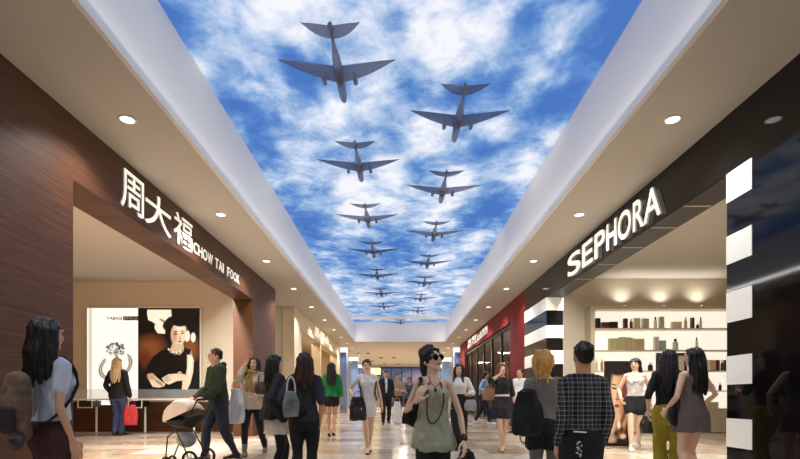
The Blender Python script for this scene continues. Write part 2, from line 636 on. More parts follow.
def print_panel(name, img, w, h, m, parent, loc, thick=.01):
    """flat printed panel facing -Y, lower left corner at loc, image rows from top"""
    ny, nx, _ = img.shape
    vs = [(loc[0] + w * i / (nx - 1), loc[1], loc[2] + h * (1 - j / (ny - 1))) for j in range(ny) for i in range(nx)]
    fs = [((j + 1) * nx + i, (j + 1) * nx + i + 1, j * nx + i + 1, j * nx + i) for j in range(ny - 1) for i in range(nx - 1)]
    n0 = len(vs)
    col = np.concatenate([img.reshape(-1, 3), np.ones((ny * nx, 1))], 1)
    # back and edges
    c = [(loc[0], loc[1], loc[2]), (loc[0] + w, loc[1], loc[2]), (loc[0] + w, loc[1], loc[2] + h), (loc[0], loc[1], loc[2] + h)]
    vs += c + [(p[0], p[1] + thick, p[2]) for p in c]
    for a, b in ((0, 1), (1, 2), (2, 3), (3, 0)):
        fs.append((n0 + a, n0 + 4 + a, n0 + 4 + b, n0 + b))
    fs.append((n0 + 4, n0 + 7, n0 + 6, n0 + 5))
    col = np.concatenate([col, np.tile([[.05, .05, .05, 1]], (8, 1))])
    me = bpy.data.meshes.new(name)
    me.from_pydata(vs, [], fs)
    a = me.color_attributes.new('print', 'FLOAT_COLOR', 'POINT')
    a.data.foreach_set('color', col.ravel().astype(np.float32))
    me.materials.append(m)
    o = bpy.data.objects.new(name, me)
    COL.objects.link(o)
    o.parent = parent
    return o


M_backlit = attr_material('backlit_print', emit=1.05)
M_print = attr_material('glossy_print', emit=0, rough=.25)

# jewellery poster wall (two panels) on the left shop's end wall
yW = SB - .12


def wx(px): return (px - VX) * yW / F
def wz(py): return HC + (VY - py) * yW / F


lb = thing('light_box', 'large white backlit wall poster with a diamond ring and small header lettering', 'poster', (wx(87), yW, wz(405)))
ox, oz = wx(87), wz(405)
ringl = []
s = 4.173
RC = (70, 290)
ringl.append(('e', 85, 250, 8, 300, 0, (214, 202, 180), .2))
for k in range(3):
    ringl.append(('r', 190, 318, 72 - k * 5, 50 - k * 4, -28, ((90, 84, 78), (196, 186, 170), (120, 112, 104))[k], .05))
ringl.append(('e', 195, 285, 46, 40, 0, (250, 244, 230), .1))
ringl.append(('r', 190, 318, 68, 44, -28, (150, 142, 132), .03)) if False else None
ringl = [x for x in ringl if x]
random.seed(3)
for k in range(75):
    a = random.uniform(0, 2 * PI); q = random.uniform(0, 1) ** .6
    cx = 192 + 42 * q * math.cos(a); cy = 250 + 30 * q * math.sin(a)
    c = random.choice([(40, 40, 40), (90, 88, 84), (160, 156, 150), (226, 222, 214), (196, 192, 186), (120, 116, 110)])
    ringl.append(('e', cx, cy, random.uniform(3, 7), random.uniform(2.5, 5), random.uniform(0, 180), c, .3))
for k in range(9):
    ringl.append(('e', 152 + k * 8, 240 - 16 * math.sin(k / 8 * PI), 4, 4, 0, (60, 58, 55), .3))
img = paint(ringl, (87 - 70) * s, (308 - 290) * s, (138 - 70) * s, (405 - 290) * s, 110, 220, (250, 246, 234))
print_panel('poster_sheet', img, wx(138) - ox, wz(308) - oz, M_backlit, lb, (0, 0, 0), .1)


def text_mesh(txt, depth=.02, bold=0.0):
    cu = bpy.data.curves.new('t', 'FONT')
    cu.body = txt
    cu.size = 1
    cu.extrude = .5
    cu.offset = bold
    o = bpy.data.objects.new('t', cu)
    COL.objects.link(o)
    dg = bpy.context.evaluated_depsgraph_get()
    me = bpy.data.meshes.new_from_object(o.evaluated_get(dg))
    bpy.data.objects.remove(o)
    bpy.data.curves.remove(cu)
    return me


def glyph(txt, u0, u1, v0, v1, depth, bold, name, m, parent, U, V, N, O):
    """text squeezed to the rectangle u0..u1 x v0..v1 on a wall with axes U,V, normal N, origin O"""
    me = text_mesh(txt, depth, bold)
    n = len(me.vertices)
    co = np.empty(n * 3, np.float32)
    me.vertices.foreach_get('co', co)
    co = co.reshape(-1, 3)
    lo, hi = co.min(0), co.max(0)
    t = (co - lo) / np.maximum(hi - lo, 1e-6)
    U, V, N, O = (np.array(a) for a in (U, V, N, O))
    P = O + np.outer(u0 + t[:, 0] * (u1 - u0), U) + np.outer(v0 + t[:, 1] * (v1 - v0), V) + np.outer(t[:, 2] * depth, N)
    me.vertices.foreach_set('co', P.astype(np.float32).ravel())
    me.name = name
    me.materials.clear()
    me.materials.append(m)
    me.update()
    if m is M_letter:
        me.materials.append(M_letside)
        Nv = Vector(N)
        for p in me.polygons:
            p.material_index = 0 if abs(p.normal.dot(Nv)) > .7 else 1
    o = bpy.data.objects.new(name, me)
    COL.objects.link(o)
    o.parent = parent
    return o


M_ink = mat('black_ink', (30, 26, 24), rough=.6)
M_inkred = mat('dark_red_ink', (70, 22, 24), rough=.6)


def onlb(px): return wx(px) - ox
def onlbz(py): return wz(py) - oz


glyph('TABASI', onlb(106.5), onlb(122), onlbz(319.8), onlbz(316.8), .006, .01, 'lettering', M_ink, lb, (1, 0, 0), (0, 0, 1), (0, -1, 0), (0, -.001, 0))
MB().box((onlb(123.3), -.006, onlbz(320.3)), (onlb(138), -.0005, onlbz(316.3))).build('header_bar', M_inkred, lb)
glyph('EIMOSI', onlb(124.5), onlb(137), onlbz(319.6), onlbz(317), .004, .0, 'lettering', M_white, lb, (1, 0, 0), (0, 0, 1), (0, -1, 0), (0, -.007, 0))

pp = thing('portrait_poster', 'dark wall poster of a woman in black dress with necklace and folded hands', 'poster', (wx(138.2), yW, wz(398)))
sk = (226, 200, 168)
L_ = [('e', 95, 225, 60, 55, 0, (120, 66, 34), .5), ('e', 275, 225, 40, 50, 0, (128, 74, 40), .5), ('e', 70, 270, 22, 40, 0, (90, 40, 22), .6),
      ('p', [(80, 44), (188, 44), (192, 78), (170, 96), (164, 120), (160, 156), (126, 152), (112, 128), (116, 106), (84, 92), (78, 66)], (238, 230, 204)), ('e', 140, 92, 30, 20, 0, (244, 238, 214), .4), ('e', 290, 172, 11, 22, 0, (240, 232, 205), .15), ('e', 262, 165, 13, 26, 0, (240, 232, 205), .15),
      ('e', 150, 95, 18, 6, 30, (150, 130, 90), .4),
      ('e', 215, 245, 75, 30, 0, (10, 8, 8), .1),
      ('p', [(140, 235), (190, 215), (262, 240), (262, 320), (252, 420), (90, 420), (62, 380), (80, 300), (105, 260)], (9, 8, 8)),
      ('p', [(196, 195), (243, 195), (248, 232), (228, 252), (180, 240)], (206, 176, 142)),
      ('e', 208, 110, 50, 38, 0, (14, 10, 10), .06), ('e', 166, 118, 16, 20, 0, (16, 12, 12), .15), ('e', 252, 122, 14, 26, 0, (16, 12, 12), .15), ('e', 185, 135, 24, 34, 0, (14, 10, 10), .08), ('e', 240, 100, 22, 16, 0, (16, 12, 12), .1),
      ('e', 223, 156, 35, 52, 4, (232, 206, 174), .08), ('e', 204, 165, 12, 34, 0, (190, 150, 116), .6), ('e', 232, 130, 20, 14, 0, (242, 220, 192), .6),
      ('e', 226, 108, 30, 14, 4, (14, 10, 10), .15),
      ('e', 210, 156, 8, 3.2, 4, (20, 14, 14), .3), ('e', 240, 153, 7, 3.2, -4, (20, 14, 14), .3),
      ('e', 209, 145, 11, 2.2, -6, (40, 26, 20), .4), ('e', 241, 143, 9, 2.2, 6, (40, 26, 20), .4),
      ('e', 229, 172, 3.5, 11, 0, (196, 160, 126), .6), ('e', 229, 180, 6, 2, 0, (150, 110, 84), .5), ('e', 228, 191, 9, 3.6, 0, (150, 48, 44), .3),
      ('e', 226, 205, 14, 4, 0, (206, 174, 142), .5),
      *[('e', 178 + 9 * q_, 226 + 16 * math.sin(q_ / 7 * PI) + 6 * (q_ % 2), 5, 5, 0, ((222, 216, 200), (120, 114, 100))[q_ % 2], .3) for q_ in range(8)],
      ('p', [(262, 250), (284, 254), (293, 275), (290, 330), (276, 385), (262, 412), (238, 410), (240, 372), (255, 345), (262, 310)], sk),
      ('e', 276, 300, 8, 50, 5, (244, 224, 196), .5),
      ('p', [(146, 358), (178, 340), (215, 338), (252, 340), (254, 368), (214, 372), (180, 388), (158, 380)], sk),
      ('p', [(80, 340), (104, 338), (130, 362), (162, 386), (156, 396), (132, 402), (104, 398), (88, 370)], sk),
      ('e', 97, 352, 16, 14, 0, (190, 140, 100), .5)]
for k in range(3):
    L_.append(('e', 128 + k * 4, 378 + k * 8 - 8, 26, 1.5, 32, (90, 56, 38), .4))
    L_.append(('e', 166 + k * 3, 354 + k * 8, 18, 1.4, -22, (90, 56, 38), .4))
L_.append(('r', 228, 345, 10, 14, 0, (200, 196, 180), .2))
img = paint(L_, (138.2 - 130) * 4.587, 8 * 4.587, 70 * 4.587, 98 * 4.587, 170, 240, (12, 9, 9))
print_panel('poster_sheet', img, wx(200) - wx(138.2), wz(308) - wz(398), M_backlit, pp, (0, 0, 0), .1)
fb = MB()
w_, h_ = wx(200) - wx(138.2), wz(308) - wz(398)
fb.box((0, -.02, h_), (w_ + .03, .1, h_ + .03)).box((w_, -.02, -.03), (w_ + .03, .1, h_ + .03))
fb.build('frame', M_white, pp)

# display counter in the left shop
cy0 = 13.55
ct = thing('display_counter', 'long white jewellery counter with glass top and thin legs below the posters', 'counter', ((72 - VX) * cy0 / F - .6, cy0, 0))
cl = -W - .56 - ct.location.x
MB().box((0, 0, .915), (cl, .62, .955)).build('countertop', M_white, ct, bevel=.004)
gg = MB()
gg.box((0, .02, .957), (cl, .03, 1.2)).box((0, .02, 1.2), (cl, .58, 1.212))
gg.build('glass_case', M_glass, ct)
for px in (95, 144, 193, 234):
    lx = (px - VX) * 13.8 / F - ct.location.x
    MB().box((lx - .02, .3, .02), (lx + .02, .34, .915)).build('leg', M_white, ct)
    MB().lathe([(.17, 0.001), (.17, .012), (.03, .025)], (lx, .32, 0), 24).build('foot', M_steel, ct)
    bx = MB()
    x0, x1 = lx - .36, lx + .05
    bx.box((x0, .05, .70), (x1, .07, .725)).box((x0, .05, .725), (x0 + .025, .07, .915)).box((x1 - .025, .05, .725), (x1, .07, .915))
    bx.build('drawer_frame', M_white, ct)
    MB().box((x0 + .03, .08, .73), (x1 - .03, .5, .9)).build('drawer', M_blackm, ct)

# right shop: shelf wall -----------------------------------------------------
yS = SB - .45


def sx_(px): return (px - VX) * yS / F
def sz_(py): return HC + (VY - py) * yS / F


M_lit = mat('backlit_white_back', (250, 246, 234), rough=.5, emit=.75)
M_shelf = mat('shelf_edge_paint', (214, 204, 184), rough=.5)
su = thing('shelf_unit', 'wide backlit white wall shelving with four cosmetics shelves in the right shop', 'shelf', (0, 0, 0))
X0, X1 = sx_(595), sx_(752)
MB().box((X0, SB - .05, sz_(410)), (X1, SB - .002, sz_(309))).build('back_panel', M_lit, su)
c_ = MB()
c_.box((X0 - .12, yS, 0), (X0, SB - .002, sz_(306))).box((X0, yS, sz_(309)), (X1, SB - .002, sz_(306)))
c_.box((X1, yS, 0), (X1 + .1, SB - .002, sz_(306)))
c_.build('carcass', M_shelf, su)
for y in (328, 349.8, 370.5, 390.5):
    MB().box((X0, yS, sz_(y) - .03), (X1, SB - .05, sz_(y))).build('shelf', M_shelf, su)
MB().box((X0, yS - .05, .02), (X1, SB - .002, sz_(408.5))).build('base_cabinet', M_beige, su)

pal = {'k': (40, 28, 32), 'b': (96, 34, 50), 't': (222, 206, 166), 'o': (204, 196, 150), 'p': (240, 234, 216), 'g': (196, 188, 178), 'w': (236, 234, 228),
       'n': (110, 70, 46), 'e': (170, 216, 212), 'r': (206, 140, 90)}


def pmat(k): return mat('product_' + k, pal[k], rough=.3)


def product(kind, x0, x1, zb, h, y, ck, label, grp):
    w = x1 - x0
    if kind == 'box':
        o = MB().box((x0, y, zb + .003), (x1, y + min(w, .12), zb + h)).build('product_box', pmat(ck), None, bevel=.004)
        tag(o, label, 'box', grp)
    else:
        r = w / 2
        t = thing('cosmetics_bottle', label, 'bottle', ((x0 + x1) / 2, y + r, zb + .003), 0, grp)
        MB().lathe([(r * .9, 0), (r, .01), (r, h * .62), (r * .8, h * .7), (r * .4, h * .74), (r * .4, h * .77)], n=16).build('glass_body', pmat(ck), t, smooth=True)
        MB().lathe([(r * .5, h * .77), (r * .5, h), (r * .3, h + .002)], n=16).build('cap', pmat('k' if ck in 'pwe' else 'w'), t, smooth=True)


PR = [  # crop coordinates: x0,x1,top,colour,kind, words
    (0, 37, 62, 98, 'k', 'box', 'tall black box at the left end of the top shelf'),
    (0, 70, 112, 120, 'b', 'box', 'low dark red box, left of two, on the top shelf'),
    (0, 114, 158, 118, 'k', 'box', 'low black box beside the low red box on the top shelf'),
    (0, 192, 213, 100, 'b', 'box', 'burgundy box left of its twin on the top shelf'),
    (0, 226, 243, 103, 'b', 'bottle', 'burgundy bottle between red and tan boxes on the top shelf'),
    (0, 252, 283, 98, 't', 'box', 'tan box beside the burgundy bottle on the top shelf'),
    (0, 298, 330, 100, 'g', 'box', 'grey box in the middle left of the top shelf'),
    (0, 360, 378, 92, 'p', 'bottle', 'pale slim bottle beside the grey box on the top shelf'),
    (0, 392, 415, 90, 'o', 'box', 'tall olive box in the middle of the top shelf'),
    (0, 460, 512, 118, 'p', 'box', 'low pale box right of centre on the top shelf'),
    (0, 528, 545, 92, 't', 'bottle', 'tall tan bottle behind the low pale box on the top shelf'),
    (0, 565, 582, 95, 'n', 'box', 'tall brown box near the right of the top shelf'),
    (0, 595, 611, 130, 'k', 'bottle', 'tiny black bottle beside the tall brown box'),
    (0, 613, 626, 92, 'p', 'bottle', 'pale tall bottle, rightmost on the top shelf'),
    (1, 110, 158, 210, 'o', 'box', 'olive box, leftmost on the second shelf'),
    (1, 166, 202, 203, 'o', 'box', 'second olive box from the left on the second shelf'),
    (1, 206, 242, 205, 't', 'box', 'tan box between olive boxes on the second shelf'),
    (1, 250, 305, 212, 't', 'box', 'wide tan box, rightmost of the olive and tan row'),
    (1, 362, 385, 200, 'w', 'box', 'white box in the middle of the second shelf'),
    (1, 390, 425, 222, 'e', 'box', 'pale teal box in the middle of the second shelf'),
    (1, 468, 498, 212, 'w', 'bottle', 'white bottle with black cap on the second shelf'),
    (1, 590, 605, 205, 'p', 'bottle', 'slim pale bottle alone at the right of the second shelf'),
    (2, 35, 50, 320, 't', 'bottle', 'tan bottle at the left end of the third shelf'),
    (2, 64, 80, 320, 'r', 'bottle', 'orange bottle at the left end of the third shelf'),
    (2, 330, 357, 345, 'k', 'bottle', 'short black bottle on the third shelf beside the mirror'),
    (2, 625, 655, 328, 'o', 'box', 'olive box on the third shelf right of the mirror'),
    (2, 668, 700, 330, 't', 'box', 'tan box between olive and burgundy boxes on the third shelf'),
    (2, 705, 722, 330, 'b', 'box', 'burgundy box, left of two on the third shelf'),
    (2, 730, 745, 330, 'b', 'bottle', 'burgundy bottle, left of the last box on the third shelf'),
    (2, 748, 762, 330, 'k', 'box', 'black box at the right end of the third shelf')]
for row, a, b, top, ck, kind, lab in PR:
    base = (328, 349.8, 370.5)[row]
    px0, px1, pt = 590 + a / 5.517, 590 + b / 5.517, 300 + top / 5.517
    product(kind, sx_(px0), sx_(px1), sz_(base), sz_(pt) - sz_(base), yS + .04, ck, lab, 'cosmetics on the shelves')
for px0, px1, py, ck, kind, lab, base in ((707, 711, 382, 'e', 'box', 'small teal box, left of its pair on the lowest shelf', 390.5),
                                           (712, 717, 384, 'e', 'bottle', 'small teal bottle beside the teal box on the lowest shelf', 390.5),
                                           (720, 723, 383, 'k', 'bottle', 'small black bottle at the right of the lowest shelf', 390.5),
                                           (704, 711, 401, 't', 'box', 'tan box, left one on the base cabinet', 408.5),
                                           (712, 719, 402, 't', 'box', 'tan box, right one on the base cabinet', 408.5)):
    product(kind, sx_(px0), sx_(px1), sz_(base), sz_(py) - sz_(base), yS + .02, ck, lab, 'cosmetics on the shelves')


def lamp(kind, loc, energy, color, parent=None, size=.05, rot=(0, 0, 0), spot=2.2, blend=.6, sy=None):
    ld = bpy.data.lights.new('lamp', kind)
    ld.energy = energy
    ld.color = color
    if kind == 'AREA':
        ld.shape = 'RECTANGLE' if sy else 'DISK'
        ld.size = size
        if sy: ld.size_y = sy
    else:
        ld.shadow_soft_size = size
    if kind == 'SPOT':
        ld.spot_size = spot
        ld.spot_blend = blend
    o = bpy.data.objects.new('lamp', ld)
    COL.objects.link(o)
    o.location = loc
    o.rotation_euler = rot
    o.parent = parent
    return o


WARM = (1.0, .93, .83)
M_disc = mat('lamp_disc', (255, 248, 232), emit=4.0)
for i, px in enumerate((628, 668, 706)):
    q = thing('uplight', ('left', 'middle', 'right')[i] + ' one of three small round uplights on top of the shelf unit', 'lamp', (sx_(px), yS + .2, sz_(306)), 0, 'uplights on the shelf unit')
    MB().lathe([(.05, 0.001), (.05, .04), (.042, .042)], n=20).build('housing', M_blackm, q)
    MB().lathe([(.038, .043), (.038, .047)], n=20).build('lens', M_disc, q)
    lamp('SPOT', (0, 0, .06), 26, WARM, q, .03, (PI, 0, 0), 2.4, .8)

# ------------------------------------------------------------------ downlights
M_ringw = mat('downlight_ring', (235, 232, 225), rough=.4)
M_dl = mat('downlight_lens', (255, 250, 238), emit=3.0)
dl0 = None
k = 0
ys_ = [2.76 - 3 * 1, 2.76, 5.76] + [5.76 + 3 * i for i in range(1, 16)]
for yy in ys_:
    for sx in (-1, 1):
        side = 'left' if sx < 0 else 'right'
        if dl0 is None:
            t = thing('downlight', '', 'ceiling light', (0, 0, 0), 0, 'recessed round downlights along the ceiling strips')
            MB().lathe([(.075, -.002), (.078, -.012), (.095, -.010), (.098, -.001)], n=28).build('trim_ring', M_ringw, t, smooth=True)
            MB().lathe([(.074, -.004), (.074, -.009)], n=28).build('lens', M_dl, t)
            dl0 = t
        else:
            t = copy_tree(dl0)
        t.location = (sx * 3.14, yy, CEIL)
        n_ = k // 2
        t['label'] = ('recessed round ceiling downlight on the %s strip, ' % side) + (
            'nearest one in the photo' if abs(yy - 5.76) < .1 else (('nearly overhead' if yy > 1 else 'rearmost of all') if yy < 5 else '%s from the near end' % ['', 'first', 'second', 'third', 'fourth', 'fifth', 'sixth', 'seventh', 'eighth', 'ninth', 'tenth', 'eleventh', 'twelfth', 'thirteenth', 'fourteenth', 'fifteenth', 'sixteenth'][n_ - 1]))
        k += 1
        if yy > 50: continue
        e = 210 if yy > 7 else (160 if yy > 4 else 170)
        lamp('SPOT', (sx * 3.14, yy, CEIL - .03), e, WARM, None, .06, (0, 0, 0), 2.3, .7)
# fix lamp parenting: keep lamps at top level as light objects only

# small reddish ceiling spots of the far hall
M_redspot = mat('red_spot_lens', (196, 60, 36), emit=.7)
rs0 = None
for i, (px, py) in enumerate(((348, 350.5), (357, 352.5), (368, 353), (381, 357.5), (394, 357.5), (385, 363), (398, 363.5), (372, 361))):
    d = 3.2 * F / (VY - py)
    if rs0 is None:
        t = thing('ceiling_spot', '', 'ceiling light', (0, 0, 0), 0, 'small red ceiling spots of the far hall')
        MB().lathe([(.16, -.001), (.16, -.05), (.12, -.06)], n=16).build('housing', mat('spot_housing', (120, 60, 40)), t)
        MB().lathe([(.11, -.061), (.11, -.068)], n=16).build('lens', M_redspot, t)
        rs0 = t
    else:
        t = copy_tree(rs0)
    t.location = ((px - VX) * d / F, d, CEIL)
    t['label'] = 'small red ceiling spot of the far hall, ' + ('nearest the first left column', 'second from the left column', 'third from the left column', 'left one of the middle pair',
                                                              'right one of the middle pair', 'left one of the farthest pair', 'right one of the farthest pair', 'alone near the far left')[i]

# ------------------------------------------------------------------ far columns, back wall
M_col = mat('blue_glass_column', (120, 150, 200), rough=.25, coat=.5)
for i, (px, d, r, lab) in enumerate(((343.6, 32.6, .25, 'slim blue-lit round column, nearest on the left side'), (353.6, 40.5, .38, 'thicker blue-lit round column, second on the left side'),
                                     (361, 50, .32, 'farthest blue-lit round column on the left side'), (457.3, 32.6, .25, 'slim blue-lit round column beside the red shop'),
                                     (446.6, 41, .38, 'thicker blue-lit round column, second on the right side'), (440, 50, .32, 'farthest blue-lit round column on the right side'))):
    x = (px - VX) * d / F
    t = thing('column', lab, 'column', (x, d, 0), 0, 'blue lit columns of the far hall')
    MB().lathe([(r, .12), (r, CEIL - .30)], n=32).build('shaft', M_col, t, smooth=False)
    MB().lathe([(r * 1.12, .001), (r * 1.12, .12)], n=32).build('base', M_steel, t)
    MB().lathe([(r * 1.06, CEIL - .30), (r * 1.06, CEIL - .002)], n=32).build('light_collar', mat('column_light', (235, 240, 255), emit=1.1), t)
    for a in range(3):
        an = -PI / 2 + (a - 1) * 1.3
        lamp('SPOT', (r * 1.9 * math.cos(an), r * 1.9 * math.sin(an), CEIL - .25), 55, (.55, .72, 1.0), t, .05, (0, 0, 0), 1.2, .9)

M_mull = mat('dark_window_frame', (40, 40, 46), rough=.5)
wn = thing('window_2', None, None)
wn['kind'] = 'structure'
yB = 53.7
bx0, bx1 = (381 - VX) * yB / F, (432 - VX) * yB / F
mm = MB()
for q in np.linspace(bx0, bx1, 6):
    mm.box((q - .05, yB - .12, 0.001), (q + .05, yB - .02, CEIL - .01))
mm.box((bx0, yB - .12, CEIL - .12), (bx1, yB - .02, CEIL - .01)).box((bx0, yB - .12, 1.5), (bx1, yB - .02, 1.56))
mm.build('window_frame', M_mull, wn)
layers = [('e', 40, 20, 40, 16, 0, (70, 86, 120), .8), ('e', 75, 25, 22, 12, 0, (150, 140, 160), .8), ('e', 20, 40, 20, 10, 20, (84, 92, 118), .8), ('e', 80, 45, 16, 9, 0, (176, 150, 160), .8),
          ('e', 55, 60, 40, 12, 0, (58, 68, 90), .8), ('e', 30, 65, 16, 7, 0, (120, 118, 128), .8), ('e', 45, 88, 60, 12, 0, (50, 52, 62), .6)]
random.seed(11)
for q in range(60):
    layers.append(('e', random.uniform(0, 100), random.uniform(10, 90), random.uniform(1.5, 5), random.uniform(1, 3), random.uniform(0, 90),
                   random.choice([(52, 58, 84), (110, 118, 142), (150, 140, 150), (64, 72, 78), (92, 84, 104)]), .6))
img = paint(layers, 0, 0, 100, 100, 60, 50, (66, 76, 104))
print_panel('window_pane', img, bx1 - bx0, CEIL - .02, attr_material('dusk_view', emit=.9), wn, (bx0, yB - .01, 0.001), .01)
lbx = thing('light_box', 'small warm lit sign box high on the far wall', 'sign', ((371 - VX) * 48 / F, 48, HC + (VY - 374.5) * 48 / F))
MB().box((0, 0, 0), (.92, .15, .62)).build('lit_panel', mat('warm_lit_panel', (250, 226, 160), emit=1.2), lbx)
MB().box((-.06, .0, -.10), (1.0, .18, -.005)).build('rail', M_blackm, lbx)
for xx in (.08, .84):
    MB().box((xx, .05, .62), (xx + .03, .08, CEIL - lbx.location.z - .001)).build('hanger', M_blackm, lbx)

# ------------------------------------------------------------------ signs
sg = thing('shop_sign', 'white illuminated SEPHORA letters on the glossy black fascia', 'sign', (W, 9, 0))
# letter boundaries from the photograph, as distances along the wall
bounds = [(568.5, 581.5), (583, 593.5), (595.5, 606), (607.5, 617.5), (619, 632), (634, 645), (644.5, 662)]
for ch, (a, b) in zip('SEPHORA', bounds):
    d0, d1 = (W - .04) * F / (a - VX), (W - .04) * F / (b - VX)
    glyph(ch, 9 - d0, 9 - d1, HC + 2.585, HC + 3.045, .03, .015, 'letter', M_letter, sg, (0, -1, 0), (0, 0, 1), (-1, 0, 0), (-.03, 0, 0))
    zc = (d0 + d1) / 2 - 9
    MB().box((-.03, zc - .02, HC + 2.75), (-.001, zc + .02, HC + 2.8)).build('letter_mount', M_steel, sg)
sg = thing('shop_sign', 'white illuminated Chinese characters with CHOW TAI FOOK on the wood fascia', 'sign', (-W, 9, 0))
for ch, a, b, z0, z1 in (('周', 121, 144, 2.55, 3.08), ('大', 145, 171.5, 2.55, 3.07), ('福', 174, 192.5, 2.56, 3.08)):
    d0, d1 = -(W - .02) * F / (a - VX), -(W - .02) * F / (b - VX)
    glyph(ch, d0 - 9, d1 - 9, HC + z0, HC + z1, .018, .006, 'letter', M_letter, sg, (0, 1, 0), (0, 0, 1), (1, 0, 0), (.002, 0, 0))
for word, a, b in (('CHOW', 194, 213.5), ('TAI', 215.5, 224.5), ('FOOK', 227.5, 240)):
    d0, d1 = -(W - .02) * F / (a - VX), -(W - .02) * F / (b - VX)
    n = len(word)
    wd = {'C': 1, 'H': 1, 'O': 1.1, 'W': 1.4, 'T': .95, 'A': 1, 'I': .35, 'F': .9, 'K': 1}
    tot = sum(wd[c] + .15 for c in word)
    u = d0
    for c in word:
        wdt = wd[c] * (d1 - d0) / tot
        glyph(c, u - 9, u + wdt - 9, HC + 2.60, HC + 2.80, .015, .012, 'letter', M_letter, sg, (0, 1, 0), (0, 0, 1), (1, 0, 0), (.002, 0, 0))
        u += wdt + .15 * (d1 - d0) / tot
sg = thing('shop_sign', 'white Chinese characters on the red shop fascia', 'sign', (W, 20, 0))
for ch, a, b, z0, z1 in (('周', 467.5, 470.6, 2.62, 3.05), ('周', 471.2, 474, 2.64, 3.06), ('生', 474.2, 476.4, 2.66, 3.08),
                         ('七', 477, 479, 2.68, 3.0), ('品', 479.3, 481.5, 2.68, 3.0), ('周', 481.8, 484, 2.68, 3.02), ('周', 484.3, 487, 2.68, 3.02)):
    d0, d1 = (W - .04) * F / (a - VX), (W - .04) * F / (b - VX)
    glyph(ch, 20 - d0, 20 - d1, HC + z0, HC + z1, .03, .03, 'letter', M_letter, sg, (0, -1, 0), (0, 0, 1), (-1, 0, 0), (-.002, 0, 0))
sg = thing('shop_sign', 'small glowing characters on the cream shop fascia', 'sign', (-W, 22, 0))
for ch, a, b in (('品', 315, 319), ('周', 319.5, 324), ('金', 324.5, 329)):
    d0, d1 = -(W - .02) * F / (a - VX), -(W - .02) * F / (b - VX)
    glyph(ch, d0 - 22, d1 - 22, HC + 2.66, HC + 3.06, .05, .02, 'letter', mat('sign_glow', (255, 246, 214), emit=.5), sg, (0, 1, 0), (0, 0, 1), (1, 0, 0), (.002, 0, 0))

# ------------------------------------------------------------------ planes
M_plane = mat('grey_translucent_plane', (120, 124, 142), rough=.6)
_nt = M_plane.node_tree
_tr = _nt.nodes.new('ShaderNodeBsdfTranslucent'); _tr.inputs['Color'].default_value = (*lin((186, 188, 200)), 1)
_mx = _nt.nodes.new('ShaderNodeMixShader'); _mx.inputs[0].default_value = .85
_nt.links.new(_nt.nodes['Principled BSDF'].outputs[0], _mx.inputs[1]); _nt.links.new(_tr.outputs[0], _mx.inputs[2])
_nt.links.new(_mx.outputs[0], _nt.nodes['Material Output'].inputs[0])


def wing(mb, half, y_root0, y_root1, y_tip0, y_tip1, th, z, x0=0.0, pw=1.5):
    """tapered wing, both sides, rounded section; y0 trailing, y1 leading"""
    N = 11
    for sx in (-1, 1):
        rs = []
        for k in range(N):
            t = k / (N - 1)
            e = math.sqrt(max(1 - t ** 8, .0)) if t > .0 else 1
            y0 = y_root0 + (y_tip0 - y_root0) * t
            y1 = y_root1 + (y_tip1 - y_root1) * t ** pw
            cy, hy = (y0 + y1) / 2, max((y1 - y0) / 2 * max(e, .12), .006)
            tz = th * (1 - .75 * t)
            x = sx * (x0 + (half - x0) * t)
            rs.append([Vector((x, cy + hy * math.cos(a), z + .04 * t * half + tz * math.sin(a))) for a in [2 * PI * i / 16 for i in range(16)]])
        mb.rings(rs)
    return mb


def airplane(label):
    t = thing('model_airplane', label, 'airplane', (0, 0, 0), 0, 'grey model airplanes hung under the sky ceiling')
    k = 4.2 / 3.9
    # y axis: nose +
    yN, yT = .70, -.665
    prof = [(yT, .012), (yT + .06, .02), (-.42, .019), (-.34, .022), (-.24, .036), (-.12, .048), (0, .055), (.15, .055), (.32, .053), (.50, .05), (.62, .044), (yN - .02, .03), (yN, .012)]
    fu = MB()
    fu.tube([(0, y * k, 0) for y, r_ in prof], [r_ * k for y, r_ in prof], n=20)
    fu.build('fuselage', M_plane, t, smooth=True)
    wing(MB(), .68 * k, -.02 * k, .29 * k, -.11 * k, -.075 * k, .022, -.01).build('wing', M_plane, t, smooth=True)
    wing(MB(), .31 * k, -.625 * k, -.43 * k, -.665 * k, -.645 * k, .012, .02, 0, 2.2).build('tailplane', M_plane, t, smooth=True)
    fin = MB()
    fin.rings([[Vector((.010 * q * math.sin(a), (-.60 - .03 * z_ + .075 * q * math.cos(a)) * k, z_)) for a in [2 * PI * i / 12 for i in range(12)]] for z_, q in ((0, 1.1), (.03, 1.0), (.06, .7), (.075, .3))])
    fin.ell((0, -.655 * k, .0), (.03, .035, .03))
    fin.build('tail_fin', M_plane, t, smooth=True)
    for sx in (-1, 1):
        MB().tube([(sx * .19 * k, .10, -.025), (sx * .19 * k, .22 * k, -.028), (sx * .19 * k, .275 * k, -.028)], [.02, .032, .028], n=14).build('engine', M_plane, t, smooth=True)
    MB().cyl((0, .05, .03), (0, .05, SKY - HC - 4.2 - .001), .006, n=8).build('mount_rod', M_plane, t)
    return t


